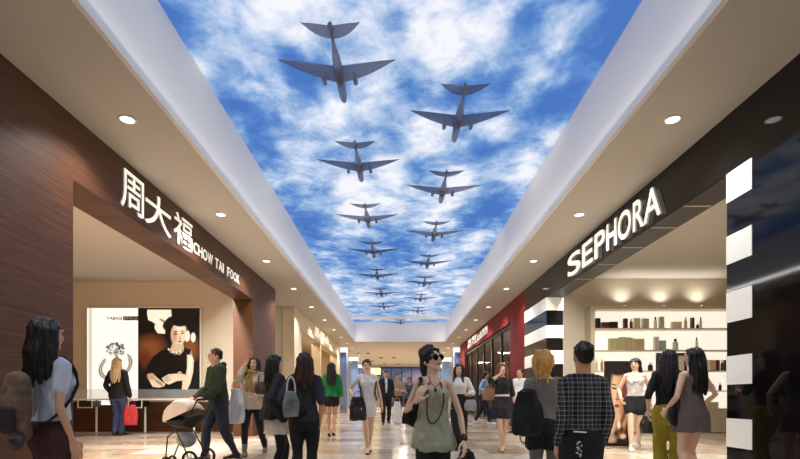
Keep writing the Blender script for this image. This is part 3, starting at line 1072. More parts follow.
PL = [(337.7, 66.5), (459.3, 115.5), (358.4, 163), (443.4, 188), (367, 216.6), (434.6, 232.2), (373, 250.2), (428, 262), (377, 274.7), (424.6, 281.8), (381, 292.8), (420.7, 298), (383.6, 306), (418, 310.3), (400.6, 320.5)]
ordn = ['nearest and largest', 'second nearest, right', 'third, left', 'fourth, right', 'fifth, left', 'sixth, right', 'seventh, left', 'eighth, right', 'ninth, left', 'tenth, right',
        'eleventh, left', 'twelfth, right', 'thirteenth, left', 'fourteenth, right', 'farthest and smallest, in the middle']
ap = airplane('')
for i, (px, py) in enumerate(PL):
    o = ap if i == 0 else copy_tree(ap)
    Y = 4.2 * F / (VY - py)
    o.location = ((px - VX) / F * Y, Y, HC + 4.2)
    if i == 14:
        o.location = ((px - VX) / F * 28, 28.05, HC + 4.2)
    o['label'] = 'grey model airplane under the sky ceiling, %s of the two rows' % ordn[i] if i < 14 else 'grey model airplane under the sky ceiling, farthest and smallest, beyond the crossbar'

# ------------------------------------------------------------------ area lamps
for sx in FILL_SIDES:
    lamp('AREA', (sx * 2.60, 13, CEIL + .05), 150, (1.0, .98, .95), None, .04, (PI, 0, 0), sy=31.5).rotation_euler = (PI, math.radians(-sx * 62), 0)  # thin fill lamps added to lift the skylight reveals
# unseen area lamps added behind the shop lintels to light the interiors
lamp('AREA', (-W - .75, 9.2, SHC - .12), 900, (1, .95, .87), None, .25, (0, math.radians(-38), 0), sy=6.6)
lamp('AREA', (W + .70, 9.2, SHC - .05), 600, (1, .95, .87), None, .25, (0, math.radians(38), 0), sy=6.6)
lamp('AREA', (-W - .9, 24.3, HC + 2.85), 150, (1, .8, .55), None, .25, (0, math.radians(-30), 0), sy=11)
lamp('AREA', (W + .9, 23, HC + 2.75), 40, (1, .8, .55), None, .25, (0, math.radians(30), 0), sy=14)
lamp('AREA', (-6.5, 16.2, CEIL - .03), 40, (1, .84, .62), None, .8, (0, 0, 0))
for (x, y) in ((-9, 38), (9, 38), (-9, 48), (9, 48), (0, 36), (0, 46)):
    lamp('AREA', (x, y, CEIL - .03), 330, (1, .88, .72), None, 1.2, (0, 0, 0))
# ------------------------------------------------------------------ people
def _vm(a, b, t): return a + (b - a) * t


def voxelize(mb, voxel, smooth_it=4, fold=0.0, fscale=9.0, fstretch=(1, 1, .45), seed=0.0, grow=None):
    """fuse the overlapping closed shapes of mb into one continuous surface"""
    me = mb.mesh('tmp')
    o = bpy.data.objects.new('tmp', me)
    COL.objects.link(o)
    r = o.modifiers.new('r', 'REMESH')
    r.mode = 'VOXEL'
    r.voxel_size = voxel
    r.use_smooth_shade = True
    if smooth_it:
        sm = o.modifiers.new('s', 'SMOOTH')
        sm.factor = .5
        sm.iterations = smooth_it
    dg = bpy.context.evaluated_depsgraph_get()
    out = bpy.data.meshes.new_from_object(o.evaluated_get(dg))
    bpy.data.objects.remove(o)
    bpy.data.meshes.remove(me)
    n = len(out.vertices)
    if fold and n:
        co = np.empty(n * 3, np.float32); out.vertices.foreach_get('co', co); co = co.reshape(-1, 3)
        no = np.empty(n * 3, np.float32); out.vertices.foreach_get('normal', no); no = no.reshape(-1, 3)
        s = Vector((fscale * fstretch[0], fscale * fstretch[1], fscale * fstretch[2]))
        d = np.array([noise.noise(Vector((c[0] * s.x + seed, c[1] * s.y, c[2] * s.z + seed))) + .5 * noise.noise(Vector((c[0] * s.x * 2.3 + seed, c[1] * s.y * 2.3, c[2] * s.z * 2.3))) for c in co.tolist()])
        co = co + no * (d * fold)[:, None].astype(np.float32)
        out.vertices.foreach_set('co', co.astype(np.float32).ravel())
        out.update()
    out.polygons.foreach_set('use_smooth', [True] * len(out.polygons))
    return out


SK_L = mat('skin_light', (238, 198, 170), rough=.5, sss=.08)
SK_M = mat('skin_warm', (218, 168, 134), rough=.5, sss=.08)
M_eyew = mat('eye_white', (235, 232, 226), rough=.2)
M_iris = mat('eye_iris', (34, 22, 16), rough=.15)
M_lip = mat('lips', (172, 66, 62), rough=.4)
HC_ = {'black': mat('hair_black', (20, 16, 16), rough=.38, bump=.5, bscale=60, bstretch=(6, 6, .5)),
       'brown': mat('hair_brown', (58, 34, 24), rough=.4, bump=.5, bscale=60, bstretch=(6, 6, .5), noise_amt=.35, nscale=40, nstretch=(3, 3, .3)),
       'auburn': mat('hair_auburn', (146, 86, 50), rough=.4, bump=.5, bscale=60, bstretch=(6, 6, .5), noise_amt=.35, nscale=40, nstretch=(3, 3, .3)),
       'blonde': mat('hair_blonde', (236, 180, 92), rough=.4, bump=.6, bscale=60, bstretch=(6, 6, .5), noise_amt=.45, nscale=30, nstretch=(3, 3, .3)),
       'ash': mat('hair_ash', (206, 184, 140), rough=.4, bump=.6, bscale=60, bstretch=(6, 6, .5), noise_amt=.4, nscale=30, nstretch=(3, 3, .3))}


def cloth(name, rgb, rough=.85, **k):
    return mat('cloth_' + name, rgb, rough=rough, **k)


TORSO = {'f': [(.70, .08, .08, .0), (.74, .10, .085, .0), (.80, .148, .105, .012), (.88, .172, .115, .016), (.94, .165, .112, .012), (1.00, .142, .098, .004), (1.07, .124, .088, .0), (1.14, .128, .09, -.002),
               (1.20, .138, .098, -.006), (1.27, .148, .104, -.008), (1.33, .156, .094, .0), (1.38, .150, .078, .006), (1.42, .105, .062, .01), (1.445, .06, .055, .012)],
         'm': [(.70, .08, .08, .0), (.74, .10, .09, .0), (.80, .148, .105, .01), (.88, .165, .112, .012), (.94, .160, .108, .008), (1.00, .155, .104, .002), (1.07, .150, .102, .0), (1.14, .155, .105, -.002),
               (1.20, .165, .112, -.004), (1.27, .168, .116, -.004), (1.33, .174, .108, .002), (1.38, .166, .088, .008), (1.42, .125, .07, .012), (1.445, .068, .062, .014)]}


def prof(sex, z):
    T = TORSO[sex]
    if z <= T[0][0]: return T[0][1:]
    for a, b in zip(T, T[1:]):
        if z <= b[0]:
            t = (z - a[0]) / (b[0] - a[0])
            t = t * t * (3 - 2 * t) * .5 + t * .5
            return tuple(a[i] + (b[i] - a[i]) * t for i in (1, 2, 3))
    return T[-1][1:]


class Rig:
    """skeleton in a 1.70 m frame, facing -Y; right hand side is -X"""

    def __init__(s, sex='f', yaw=0, lean=0, side=0, head=(0, 0, 0), px=0, py=0, drop=0, lift=0,
                 rh=(-.215, -.04, .86), lh=(.215, -.04, .86), re=(-.5, 1, 0), le=(.5, 1, 0),
                 ra=(-.085, 0, 0), la=(.085, 0, 0), rk=(0, -1, 0), lk=(0, -1, 0), curl=.5, hipyaw=0, rhd=None, lhd=None, rpn=None, lpn=None, bulk=.92, shw=.94):
        s.sex, s.curl, s.bulk, s.shw = sex, curl, bulk, shw
        s.fb = min(1.0, bulk + .02)
        R = math.radians
        s.qp = Quaternion((0, 0, 1), R(hipyaw))
        s.qc = Quaternion((0, 0, 1), R(yaw)) @ Quaternion((1, 0, 0), R(lean)) @ Quaternion((0, 1, 0), R(side))
        s.lift = lift
        base = Vector((px, py, lift - drop))
        s.sp = []
        p = base + Vector((0, 0, .95)); z = .95
        s.sp.append((z, p.copy(), s.qp.copy()))
        while z < 1.50:
            z += .02
            t = min(1, max(0, (z - .95) / .28)); t = t * t * (3 - 2 * t)
            q = s.qp.slerp(s.qc, t)
            p = p + q @ Vector((0, 0, .02))
            s.sp.append((z, p.copy(), q))
        s.base = base
        sh = (.160 if sex == 'f' else .180) * shw
        s.sh = {-1: s.B(-sh, .012, 1.375), 1: s.B(sh, .012, 1.375)}
        hw = .085 * bulk / .92
        s.hip = {-1: s.B(-hw, 0, .87), 1: s.B(hw, 0, .87)}
        s.el, s.wr = {}, {}
        for k, h, e in ((-1, rh, re), (1, lh, le)):
            s.el[k], s.wr[k] = s.ik(s.sh[k], Vector(h), .285, .250, Vector(e))
        s.hd = {-1: rhd, 1: lhd}
        s.pn = {-1: rpn, 1: lpn}
        s.kn, s.an = {}, {}
        s.toe = {}
        for k, a, kk in ((-1, ra, rk), (1, la, lk)):
            a = tuple(a)
            an = Vector((a[0], a[1], .08 + a[2] + lift))
            s.kn[k], s.an[k] = s.ik(s.hip[k], an, .415, .40, Vector(kk))
            s.toe[k] = a[3] if len(a) > 3 else 0.0      # foot yaw, degrees
        nk = s.B(0, .012, 1.46)
        s.nk = nk
        s.qh = s.qc @ Quaternion((0, 0, 1), R(head[0])) @ Quaternion((1, 0, 0), R(head[1])) @ Quaternion((0, 1, 0), R(head[2]))

    def ik(s, a, t, l1, l2, hint):
        d = t - a
        L = min(max(d.length, .08), (l1 + l2) * .995)
        u = d.normalized()
        t = a + u * L
        x = (l1 * l1 - l2 * l2 + L * L) / (2 * L)
        h = math.sqrt(max(l1 * l1 - x * x, 0))
        p = hint - u * hint.dot(u)
        p = p.normalized() if p.length > 1e-5 else Vector((0, 1, 0))
        return a + u * x + p * h, t

    def B(s, x, y, z):
        if z <= .95:
            return s.base + s.qp @ Vector((x, y, z - .95)) + Vector((0, 0, .95))
        k = min(int((z - .95) / .02 + 1e-6), len(s.sp) - 2)
        (z0, p0, q0), (z1, p1, q1) = s.sp[k], s.sp[k + 1]
        t = (z - z0) / (z1 - z0)
        return p0.lerp(p1, t) + q0.slerp(q1, max(0.0, min(t, 1.0))) @ Vector((x, y, 0))

    def H(s, x, y, z):
        """head frame: origin at neck pivot (z = 1.46)"""
        return s.nk + s.qh @ Vector((x, y, z - 1.46))

    # ---- primitives
    def torso(s, mb, z0, z1, t=0.0, flare=(), n=28, step=.03, ztop=None, pleat=0, pamp=0):
        rs = []
        N = max(3, int((z1 - z0) / step) + 1)
        for i in range(N + 1):
            z = z0 + (z1 - z0) * i / N
            rx, ry, yo = prof(s.sex, z)
            sw = s.bulk * (1 if z < 1.15 else 1 - (1 - s.shw) * min(1, (z - 1.15) / .15))
            rx, ry = rx * sw + t, ry * s.bulk + t
            for (zf, fx, fy) in flare:     # minimum radii at given heights (linear between)
                pass
            if flare:
                F_ = sorted(flare)
                if z <= F_[-1][0]:
                    for a, b in zip(F_, F_[1:]):
                        if a[0] <= z <= b[0]:
                            q = (z - a[0]) / (b[0] - a[0])
                            rx, ry = _vm(a[1], b[1], q) * s.fb, _vm(a[2], b[2], q) * s.fb
                            yo = yo * q if z < .9 else yo
                            break
                    else:
                        if z < F_[0][0]:
                            rx, ry = F_[0][1], F_[0][2]; yo = 0
            ring = []
            for j in range(n):
                a = 2 * PI * j / n
                w = 1.0
                if pleat and z < .98:
                    w += pamp * (1 - (z - z0) / max(.98 - z0, .1)) * math.cos(pleat * a)
                c, sn = math.cos(a), math.sin(a)
                e = .86
                ring.append(s.B(math.copysign(abs(c) ** e, c) * rx * w, math.copysign(abs(sn) ** e, sn) * ry * w + yo, z))
            rs.append(ring)
        mb.rings(rs)
        if s.sex == 'f' and z1 > 1.25:
            for k in (-1, 1):
                mb.ell(s.B(k * .066, -.062 - t, 1.262), (.054 + t * .5, .046 + t * .4, .056 + t * .5))
        return mb

    def arm(s, mb, k, t=0.0, frac=1.0, cuff=0.0):
        m = (.94 if s.sex == 'f' else 1.1) * s.bulk
        S, E, Wr = s.sh[k], s.el[k], s.wr[k]
        up = s.B(k * .10, .012, 1.385)
        pts = [up, S, S.lerp(E, .35), S.lerp(E, .7), E, E.lerp(Wr, .3), E.lerp(Wr, .65), Wr]
        rad = [.050, .050, .043, .039, .035, .037, .030, .0235]
        rad = [r * m for r in rad]
        # frac: 1 to the wrist, .5 to the elbow
        keep = [0, 1]
        fr = [0, 0, .17, .35, .5, .65, .82, 1.0]
        P, R_ = [], []
        for i in range(len(pts)):
            if fr[i] <= frac + 1e-6:
                P.append(pts[i]); R_.append(rad[i] + t + cuff * fr[i])
            else:
                q = (frac - fr[i - 1]) / (fr[i] - fr[i - 1])
                if q > .05:
                    P.append(pts[i - 1].lerp(pts[i], q)); R_.append(_vm(rad[i - 1], rad[i], q) + t + cuff * frac)
                break
        mb.tube(P, R_, n=16)
        return mb

    def leg(s, mb, k, t=0.0, frac=1.0, flare=0.0, foot=False):
        m = (1.0 if s.sex == 'f' else 1.04) * (.4 + .6 * s.bulk / .92)
        A, K, N_ = s.hip[k], s.kn[k], s.an[k]
        top = A + Vector((0, 0, .02))
        pts = [top, A.lerp(K, .25), A.lerp(K, .6), K, K.lerp(N_, .28), K.lerp(N_, .65), N_]
        rad = [.088, .084, .066, .051, .053, .040, .031]
        fr = [0, .13, .3, .5, .64, .82, 1]
        P, R_ = [], []
        for i in range(len(pts)):
            if fr[i] <= frac + 1e-6:
                P.append(pts[i]); R_.append(rad[i] * m + t + flare * fr[i] ** 2)
            else:
                q = (frac - fr[i - 1]) / (fr[i] - fr[i - 1])
                if q > .05:
                    P.append(pts[i - 1].lerp(pts[i], q)); R_.append(_vm(rad[i - 1], rad[i], q) * m + t + flare * frac ** 2)
                break
        mb.tube(P, R_, n=18)
        return mb

    def footdir(s, k):
        a = math.radians(s.toe[k])
        return Vector((math.sin(a), -math.cos(a), 0))

    def foot(s, mb, k, t=0.0):
        N_ = s.an[k]
        d = s.footdir(k)
        zf = N_.z - .08 - s.lift      # sole height of a lifted foot
        sd = d.cross(Vector((0, 0, 1)))
        h = s.lift
        heel = N_ + d * -.045 - Vector((0, 0, .045))
        mid = N_ + d * .04 - Vector((0, 0, .040 + h * .35))
        ball = Vector((N_.x, N_.y, zf + .024)) + d * (.125 if h < .02 else .115)
        toe = Vector((N_.x, N_.y, zf + .018)) + d * (.180 if h < .02 else .165)
        mb.tube([N_ + Vector((0, 0, .02)), heel], [.032 + t, .030 + t], n=12)
        mb.tube([heel, mid, ball, toe], [(.029 + t, .027 + t), (.034 + t, .032 + t), (.042 + t, .020 + t), (.030 + t, .014 + t)], n=14, side=sd)
        return mb

    def hand(s, mb, k, sc=1.0):
        Wr = s.wr[k]
        fd = (Wr - s.el[k]).normalized()
        d = Vector(s.hd[k]).normalized() if s.hd[k] else fd
        pn = Vector(s.pn[k]) if s.pn[k] else s.qc @ Vector((-k, 0, 0))     # palm faces the thigh
        pn = (pn - d * pn.dot(d)).normalized()
        side = d.cross(pn).normalized()
        # thumb side: towards the front (-Y) for a hanging hand
        fw = s.qc @ Vector((0, -1, .2))
        if side.dot(fw) < 0: side = -side
        m = (1.0 if s.sex == 'f' else 1.12) * sc
        pe = Wr + d * .088 * m
        mb.tube([Wr - fd * .02, Wr + d * .01, Wr + d * .045 * m, pe - d * .006], [(.023 * m, .018 * m), (.026 * m, .017 * m), (.038 * m, .016 * m), (.040 * m, .013 * m)], n=14, side=side)
        L = [(.040, .026, .021), (.045, .030, .022), (.042, .028, .021), (.032, .021, .018)]
        for i, ls in enumerate(L):
            off = (.031 - .0205 * i) * m
            b = pe + side * off - d * .012 * m
            dd = (d + side * (.10 - .07 * i)).normalized()
            c = s.curl * (.8 + .12 * i)
            pts, rr = [b, pe + side * off], [.0095 * m, .0092 * m]
            p = pts[-1]
            for j, l in enumerate(ls):
                ang = c * (.55, 1.0, .7)[j]
                dd = (dd * math.cos(ang) + pn * math.sin(ang)).normalized()
                p = p + dd * l * m
                pts.append(p); rr.append((.0088, .0078, .0066)[j] * m)
                pn2 = pn
            mb.tube(pts, rr, n=10)
        tb = Wr + d * .022 * m + side * .024 * m
        t1 = tb + (d * .6 + side * .75 + pn * .25).normalized() * .036 * m
        t2 = t1 + (d * .85 + side * .35 + pn * .4).normalized() * .030 * m
        t3 = t2 + (d * .9 + side * .1 + pn * .45).normalized() * .024 * m
        mb.tube([Wr + d * .012 * m + side * .010 * m, tb, t1, t2, t3], [.013 * m, .0135 * m, .0115 * m, .0098 * m, .0078 * m], n=10)
        return mb

    def head(s, mb):
        R = s.qh.to_matrix()
        mb.ell(s.H(0, .018, 1.612), (.072, .092, .088), R, 20, 14)
        mb.ell(s.H(0, -.022, 1.575), (.060, .066, .078), R, 18, 12)
        mb.tube([s.H(0, -.050, 1.508), s.H(0, -.066, 1.497)], [.024, .018], n=12)              # chin
        for k in (-1, 1):
            mb.tube([s.H(k * .052, .010, 1.555), s.H(k * .040, -.030, 1.520), s.H(k * .012, -.062, 1.502)], [.018, .018, .016], n=10)   # jaw
            mb.ell(s.H(k * .036, -.062, 1.560), (.022, .018, .020), R, 10, 8)       # cheek
            mb.tube([s.H(k * .012, -.084, 1.618), s.H(k * .034, -.078, 1.622), s.H(k * .052, -.060, 1.616)], [.009, .009, .008], n=8)  # brow
            mb.ell(s.H(k * .074, .018, 1.578), (.008, .016, .028), R, 10, 8)         # ear
        mb.tube([s.H(0, -.080, 1.612), s.H(0, -.092, 1.590), s.H(0, -.101, 1.572)], [.008, .009, .0115], n=10)
        for k in (-1, 1):
            mb.ell(s.H(k * .010, -.092, 1.568), (.009, .009, .007), R, 8, 6)
        mb.tube([s.H(-.018, -.080, 1.536), s.H(0, -.086, 1.537), s.H(.018, -.080, 1.536)], [.007, .009, .007], n=8)
        nb = s.B(0, .018, 1.40)
        r = .050 if s.sex == 'f' else .060
        mb.tube([nb, nb.lerp(s.H(0, .010, 1.52), .5), s.H(0, .008, 1.53)], [r * 1.12, r * .97, r], n=16)
        return mb


def hair_mb(rg, style):
    mb = MB()
    R = rg.qh.to_matrix()
    H = rg.H

    def cap(grow=0.0, front=True):
        mb.ell(H(0, .030, 1.618), (.082 + grow, .094 + grow, .094 + grow), R, 20, 14)
        if front:     # hairline over the brow
            mb.tube([H(-.066, -.022, 1.640), H(-.040, -.048, 1.668), H(0, -.056, 1.680), H(.040, -.048, 1.668), H(.066, -.022, 1.640)], [.014, .014, .014, .014, .014], n=10)
    def drape(zb, w, back, n=7, sides=True, wave=.0):
        for i in range(n):
            a = PI * (i / (n - 1)) if n > 1 else PI / 2
            x, y = math.cos(a), math.sin(a)
            pts = [H(.050 * x, .02 + .060 * y, 1.675), H(.078 * x, .025 + .078 * y, 1.62), H(.080 * x, .03 + .080 * y, 1.55),
                   H((.082 + w * .3) * x, .035 + (.08 + back * .4) * y, 1.47), H((.078 + w * .8) * x + wave * math.sin(i * 2.1), .04 + (.075 + back * .8) * y, (1.44 + zb) / 2),
                   H((.070 + w) * x + wave * math.sin(i * 3.3), .045 + (.07 + back) * y, zb + .02 * math.sin(i * 1.7))]
            mb.tube(pts, [.022, .028, .030, .031, .030, .015], n=10)
    if style == 'long':
        cap(); drape(1.26, .02, .02)
    elif style == 'longer':
        cap(); drape(1.16, .015, .03, wave=.012)
    elif style == 'longf':      # long, over the front of the shoulders
        cap(); drape(1.24, .03, .01)
        for k in (-1, 1):
            mb.tube([H(k * .050, -.035, 1.665), H(k * .078, -.028, 1.60), H(k * .082, -.030, 1.52), H(k * .085, -.060, 1.43), H(k * .088, -.085, 1.33), H(k * .085, -.09, 1.25)], [.018, .022, .026, .030, .028, .014], n=10)
    elif style == 'bangs':
        cap(); drape(1.28, .02, .0)
        mb.tube([H(-.062, -.040, 1.640), H(-.03, -.070, 1.645), H(.03, -.070, 1.645), H(.062, -.040, 1.640)], [.018, .018, .018, .018], n=10)
    elif style == 'bob':
        cap(.004); drape(1.47, .02, .0)
    elif style == 'short':
        mb.ell(H(0, .030, 1.622), (.079, .092, .090), R, 20, 14)
        mb.ell(H(0, .070, 1.575), (.062, .045, .05), R, 14, 10)
        mb.tube([H(-.055, -.020, 1.660), H(0, -.044, 1.688), H(.055, -.020, 1.660)], [.014, .015, .014], n=10)
        for k in (-1, 1):
            mb.ell(H(k * .068, .012, 1.615), (.010, .022, .03), R, 8, 8)
    elif style == 'bun':
        cap(.002)
        mb.ell(H(0, .095, 1.672), (.050, .048, .044), R, 16, 12)
        mb.ell(H(.02, .060, 1.69), (.05, .05, .03), R, 12, 10)
    elif style == 'beehive':    # swept up, full at the crown, low knot at the nape
        cap(.008)
        mb.ell(H(0, .060, 1.672), (.078, .082, .060), R, 18, 12)
        mb.ell(H(0, .035, 1.70), (.060, .062, .040), R, 16, 12)
        mb.tube([H(-.03, .09, 1.60), H(-.045, .085, 1.53), H(-.055, .065, 1.47)], [.035, .034, .020], n=12)
    elif style == 'ponytail':
        cap(-.003)
        mb.ell(H(0, .118, 1.68), (.026, .026, .026), R, 10, 8)
        for i in range(7):
            x = (i - 3) * .022
            mb.tube([H(x * .3, .115, 1.69), H(x * .9, .150, 1.69), H(x * 1.15, .165, 1.61), H(x * 1.25, .155, 1.52), H(x * 1.0 + .014 * math.sin(i * 4), .140, 1.40 + .03 * math.cos(i * 3))], [.020, .024, .022, .018, .006], n=10)
        for k in (-1, 1):
            mb.tube([H(k * .06, -.01, 1.66), H(k * .078, .01, 1.60), H(k * .076, .02, 1.54)], [.016, .016, .008], n=8)
    return mb


PEOPLE = []


def person(px, top, feet, d, rz, label, hair, clothes, shoe, rig, skin=SK_L, group=None, face=True, H_=1.70, extra=None, xo=0.0, feetz=None):
    """px,top,feet from the photograph; d distance; the figure stands on the floor"""
    ht = HC + (VY - top) * d / F
    lift = rig.get('lift', 0.0)
    s = ht / (H_ + lift)
    X = (px - VX) * d / F
    t = thing('person', label, 'person', (X, d, 0), math.radians(rz), group)
    t.rotation_euler = (0, 0, math.radians(rz))
    rg = Rig(**rig)
    vox = min(.009, max(.0052, d * .0009)) / s if False else min(.0095, max(.0052, d * .0009))
    S = Matrix.Scale(s, 4)

    def put(name, me, m, parent=t, lab=None):
        me.transform(S)
        me.materials.clear(); me.materials.append(m)
        me.name = name
        o = bpy.data.objects.new(name, me)
        COL.objects.link(o)
        o.parent = parent
        if lab: o['label'] = lab
        return o
    b = MB()
    rg.torso(b, .79, 1.445)
    for k in (-1, 1):
        rg.arm(b, k); rg.hand(b, k); rg.leg(b, k); rg.foot(b, k)
    rg.head(b)
    body = put('body', voxelize(b, vox, 3), skin)
    if face:
        for k in (-1, 1):
            e = MB().ell(rg.H(k * .031, -.0785, 1.597), (.0135, .0065, .0075), rg.qh.to_matrix(), 12, 8)
            eo = put('eye', e.mesh('eye'), M_eyew, body)
            e = MB().ell(rg.H(k * .031, -.0835, 1.597), (.0062, .0035, .0066), rg.qh.to_matrix(), 10, 8)
            e.tube([rg.H(k * .016, -.084, 1.601), rg.H(k * .031, -.0865, 1.6055), rg.H(k * .047, -.077, 1.600)], [.0018, .0026, .0016], n=6)
            put('iris', e.mesh('iris'), M_iris, body)
            e = MB().tube([rg.H(k * .014, -.0915, 1.620), rg.H(k * .034, -.088, 1.626), rg.H(k * .052, -.068, 1.619)], [.003, .0036, .002], n=6)
            put('eyebrow', e.mesh('eyebrow'), HC_['black'] if hair[1] != 'auburn' else HC_['brown'], body)
        e = MB().tube([rg.H(-.021, -.083, 1.536), rg.H(0, -.0925, 1.5395), rg.H(.021, -.083, 1.536)], [.002, .0042, .002], n=8)
        e.tube([rg.H(-.018, -.083, 1.532), rg.H(0, -.0925, 1.529), rg.H(.018, -.083, 1.532)], [.002, .0046, .002], n=8)
        put('lips', e.mesh('lips'), M_lip if rg.sex == 'f' else mat('lips_pale', (170, 104, 90)), body)
    hm = hair_mb(rg, hair[0])
    put('hair', voxelize(hm, max(vox, .007), 2, fold=.012, fscale=38, fstretch=(1, 1, .18), seed=px), HC_[hair[1]])
    for c in clothes:
        kind, m = c[0], c[1]
        o = c[2] if len(c) > 2 else {}
        g = MB()
        cv = max(vox * 1.25, .008)
        fo = o.get('fold', .012)
        tt = o.get('t', .012) + .003
        nm = o.get('name', kind)
        if kind in ('top', 'shirt', 'jacket', 'coat', 'dress', 'blouse', 't_shirt', 'tank_top', 'vest', 'cardigan', 'scarf'):
            if kind == 'scarf':
                c0 = rg.B(0, .0, 1.42)
                for a_ in range(14):
                    an = 2 * PI * a_ / 14
                    an2 = 2 * PI * (a_ + 1) / 14
                    g.tube([rg.B(.085 * math.cos(an), .078 * math.sin(an) - .015, 1.435 + .015 * math.sin(an * 2)), rg.B(.085 * math.cos(an2), .078 * math.sin(an2) - .015, 1.435 + .015 * math.sin(an2 * 2))], [.036, .036], n=10)
                for x in (-.035, .035):
                    g.tube([rg.B(x, -.09, 1.41), rg.B(x * 1.3, -.135, 1.30), rg.B(x * 1.5, -.135, 1.15), rg.B(x * 1.8, -.13, o.get('z0', 1.05))], [(.036, .02)] * 3 + [(.045, .016)], n=10, side=(1, 0, 0))
            else:
                z0, z1 = o.get('z0', .93), o.get('z1', 1.425)
                rg.torso(g, z0, z1, tt, flare=o.get('flare', ()), pleat=o.get('pleat', 0), pamp=o.get('pamp', 0), n=48 if o.get('pleat') else 28)
                sl = o.get('sleeve', 1.0)
                if isinstance(sl, (int, float)): sl = (sl, sl)
                for k, f_ in ((-1, sl[0]), (1, sl[1])):
                    if f_: rg.arm(g, k, tt * .9, f_, o.get('cuff', .0))
                if o.get('strap'):
                    for k in (-1, 1):
                        g.tube([rg.B(k * .085, -.105 - tt, 1.29), rg.B(k * .095, -.06 - tt * .5, 1.38), rg.B(k * .095, .015, 1.43), rg.B(k * .09, .09, 1.37), rg.B(k * .08, .10, 1.28)], [(.014 * o['strap'], .008)] * 5, n=8, side=(1, 0, 0))
                if o.get('band'):
                    rg.torso(g, z1 - .03, z1 + .004, tt + .003, step=.008)
                if o.get('collar'):
                    for a_ in range(12):
                        an = 2 * PI * a_ / 12; an2 = 2 * PI * (a_ + 1) / 12
                        rr = .062 if rg.sex == 'f' else .072
                        g.tube([rg.B(rr * math.cos(an), rr * math.sin(an) + .01, 1.44), rg.B(rr * math.cos(an2), rr * math.sin(an2) + .01, 1.44)], [(.016, .016)] * 2, n=8)
                if o.get('hood'):
                    g.tube([rg.B(-.08, .05, 1.43), rg.B(-.06, .11, 1.44), rg.B(0, .13, 1.44), rg.B(.06, .11, 1.44), rg.B(.08, .05, 1.43), rg.B(.07, -.03, 1.41)], [.03, .045, .05, .045, .03, .02], n=12)
                    g.tube([rg.B(-.08, .05, 1.43), rg.B(-.07, -.03, 1.41)], [.03, .02], n=10)
        elif kind in ('trousers', 'shorts', 'leggings', 'jeans'):
            rg.torso(g, .75, o.get('z1', 1.0), tt + .004)
            for k in (-1, 1):
                rg.leg(g, k, tt, o.get('frac', .97), o.get('flare', 0.0))
        elif kind == 'skirt':
            rg.torso(g, o.get('z0', .6), o.get('z1', 1.06), tt, flare=o.get('flare', ()), n=48, pleat=o.get('pleat', 0), pamp=o.get('pamp', 0))
        elif kind == 'belt':
            rg.torso(g, o.get('z0', 1.04), o.get('z1', 1.08), tt, step=.01)
            fo = 0
        put(nm, voxelize(g, cv if kind != 'belt' else .006, o.get('smooth', 3), fold=fo, fscale=o.get('fs', 9), fstretch=o.get('fst', (1, 1, .5)), seed=px * 1.7), m, lab=o.get('label'))
    if shoe:
        skd, sm = shoe[0], shoe[1]
        for k in (-1, 1):
            g = MB()
            if skd in ('heel', 'sandal_heel'):
                rg.foot(g, k, .003)
                N_ = rg.an[k]; dr = rg.footdir(k)
                hl = N_ + dr * -.05 - Vector((0, 0, .05))
                me = None
                # keep only the lower half of the foot as the pump
                g2 = MB()
                sd = dr.cross(Vector((0, 0, 1)))
                zf = N_.z - .08 - rg.lift
                mid = N_ + dr * .04 - Vector((0, 0, .058 + rg.lift * .35))
                ball = Vector((N_.x, N_.y, zf + .018)) + dr * .115
                toe = Vector((N_.x, N_.y, zf + .016)) + dr * .180
                g2.tube([hl - Vector((0, 0, .006)), mid, ball, toe], [(.034, .026), (.034, .016), (.046, .021), (.026, .015)], n=14, side=sd)
                g2.tube([hl - Vector((0, 0, .01)), Vector((hl.x, hl.y, zf + .006))], [.020, .007], n=10)
                put('shoe', voxelize(g2, .0055, 1), sm)
            elif skd == 'boot':
                rg.foot(g, k, .008)
                g.tube([rg.an[k] + Vector((0, 0, .12)), rg.an[k] - Vector((0, 0, .02))], [.046, .042], n=12)
                put('shoe', voxelize(g, .006, 1), sm)
            else:
                rg.foot(g, k, .008)
                put('shoe', voxelize(g, .006, 1), sm)
    PEOPLE.append((t, rg, s))
    if extra: extra(t, rg, s, put)
    return t, rg, s


def world_pt(t, s, p):
    """a point of the figure's 1.70 m frame in the scene"""
    v = Vector(p) * s
    c, sn = math.cos(t.rotation_euler.z), math.sin(t.rotation_euler.z)
    return Vector((t.location.x + v.x * c - v.y * sn, t.location.y + v.x * sn + v.y * c, v.z))


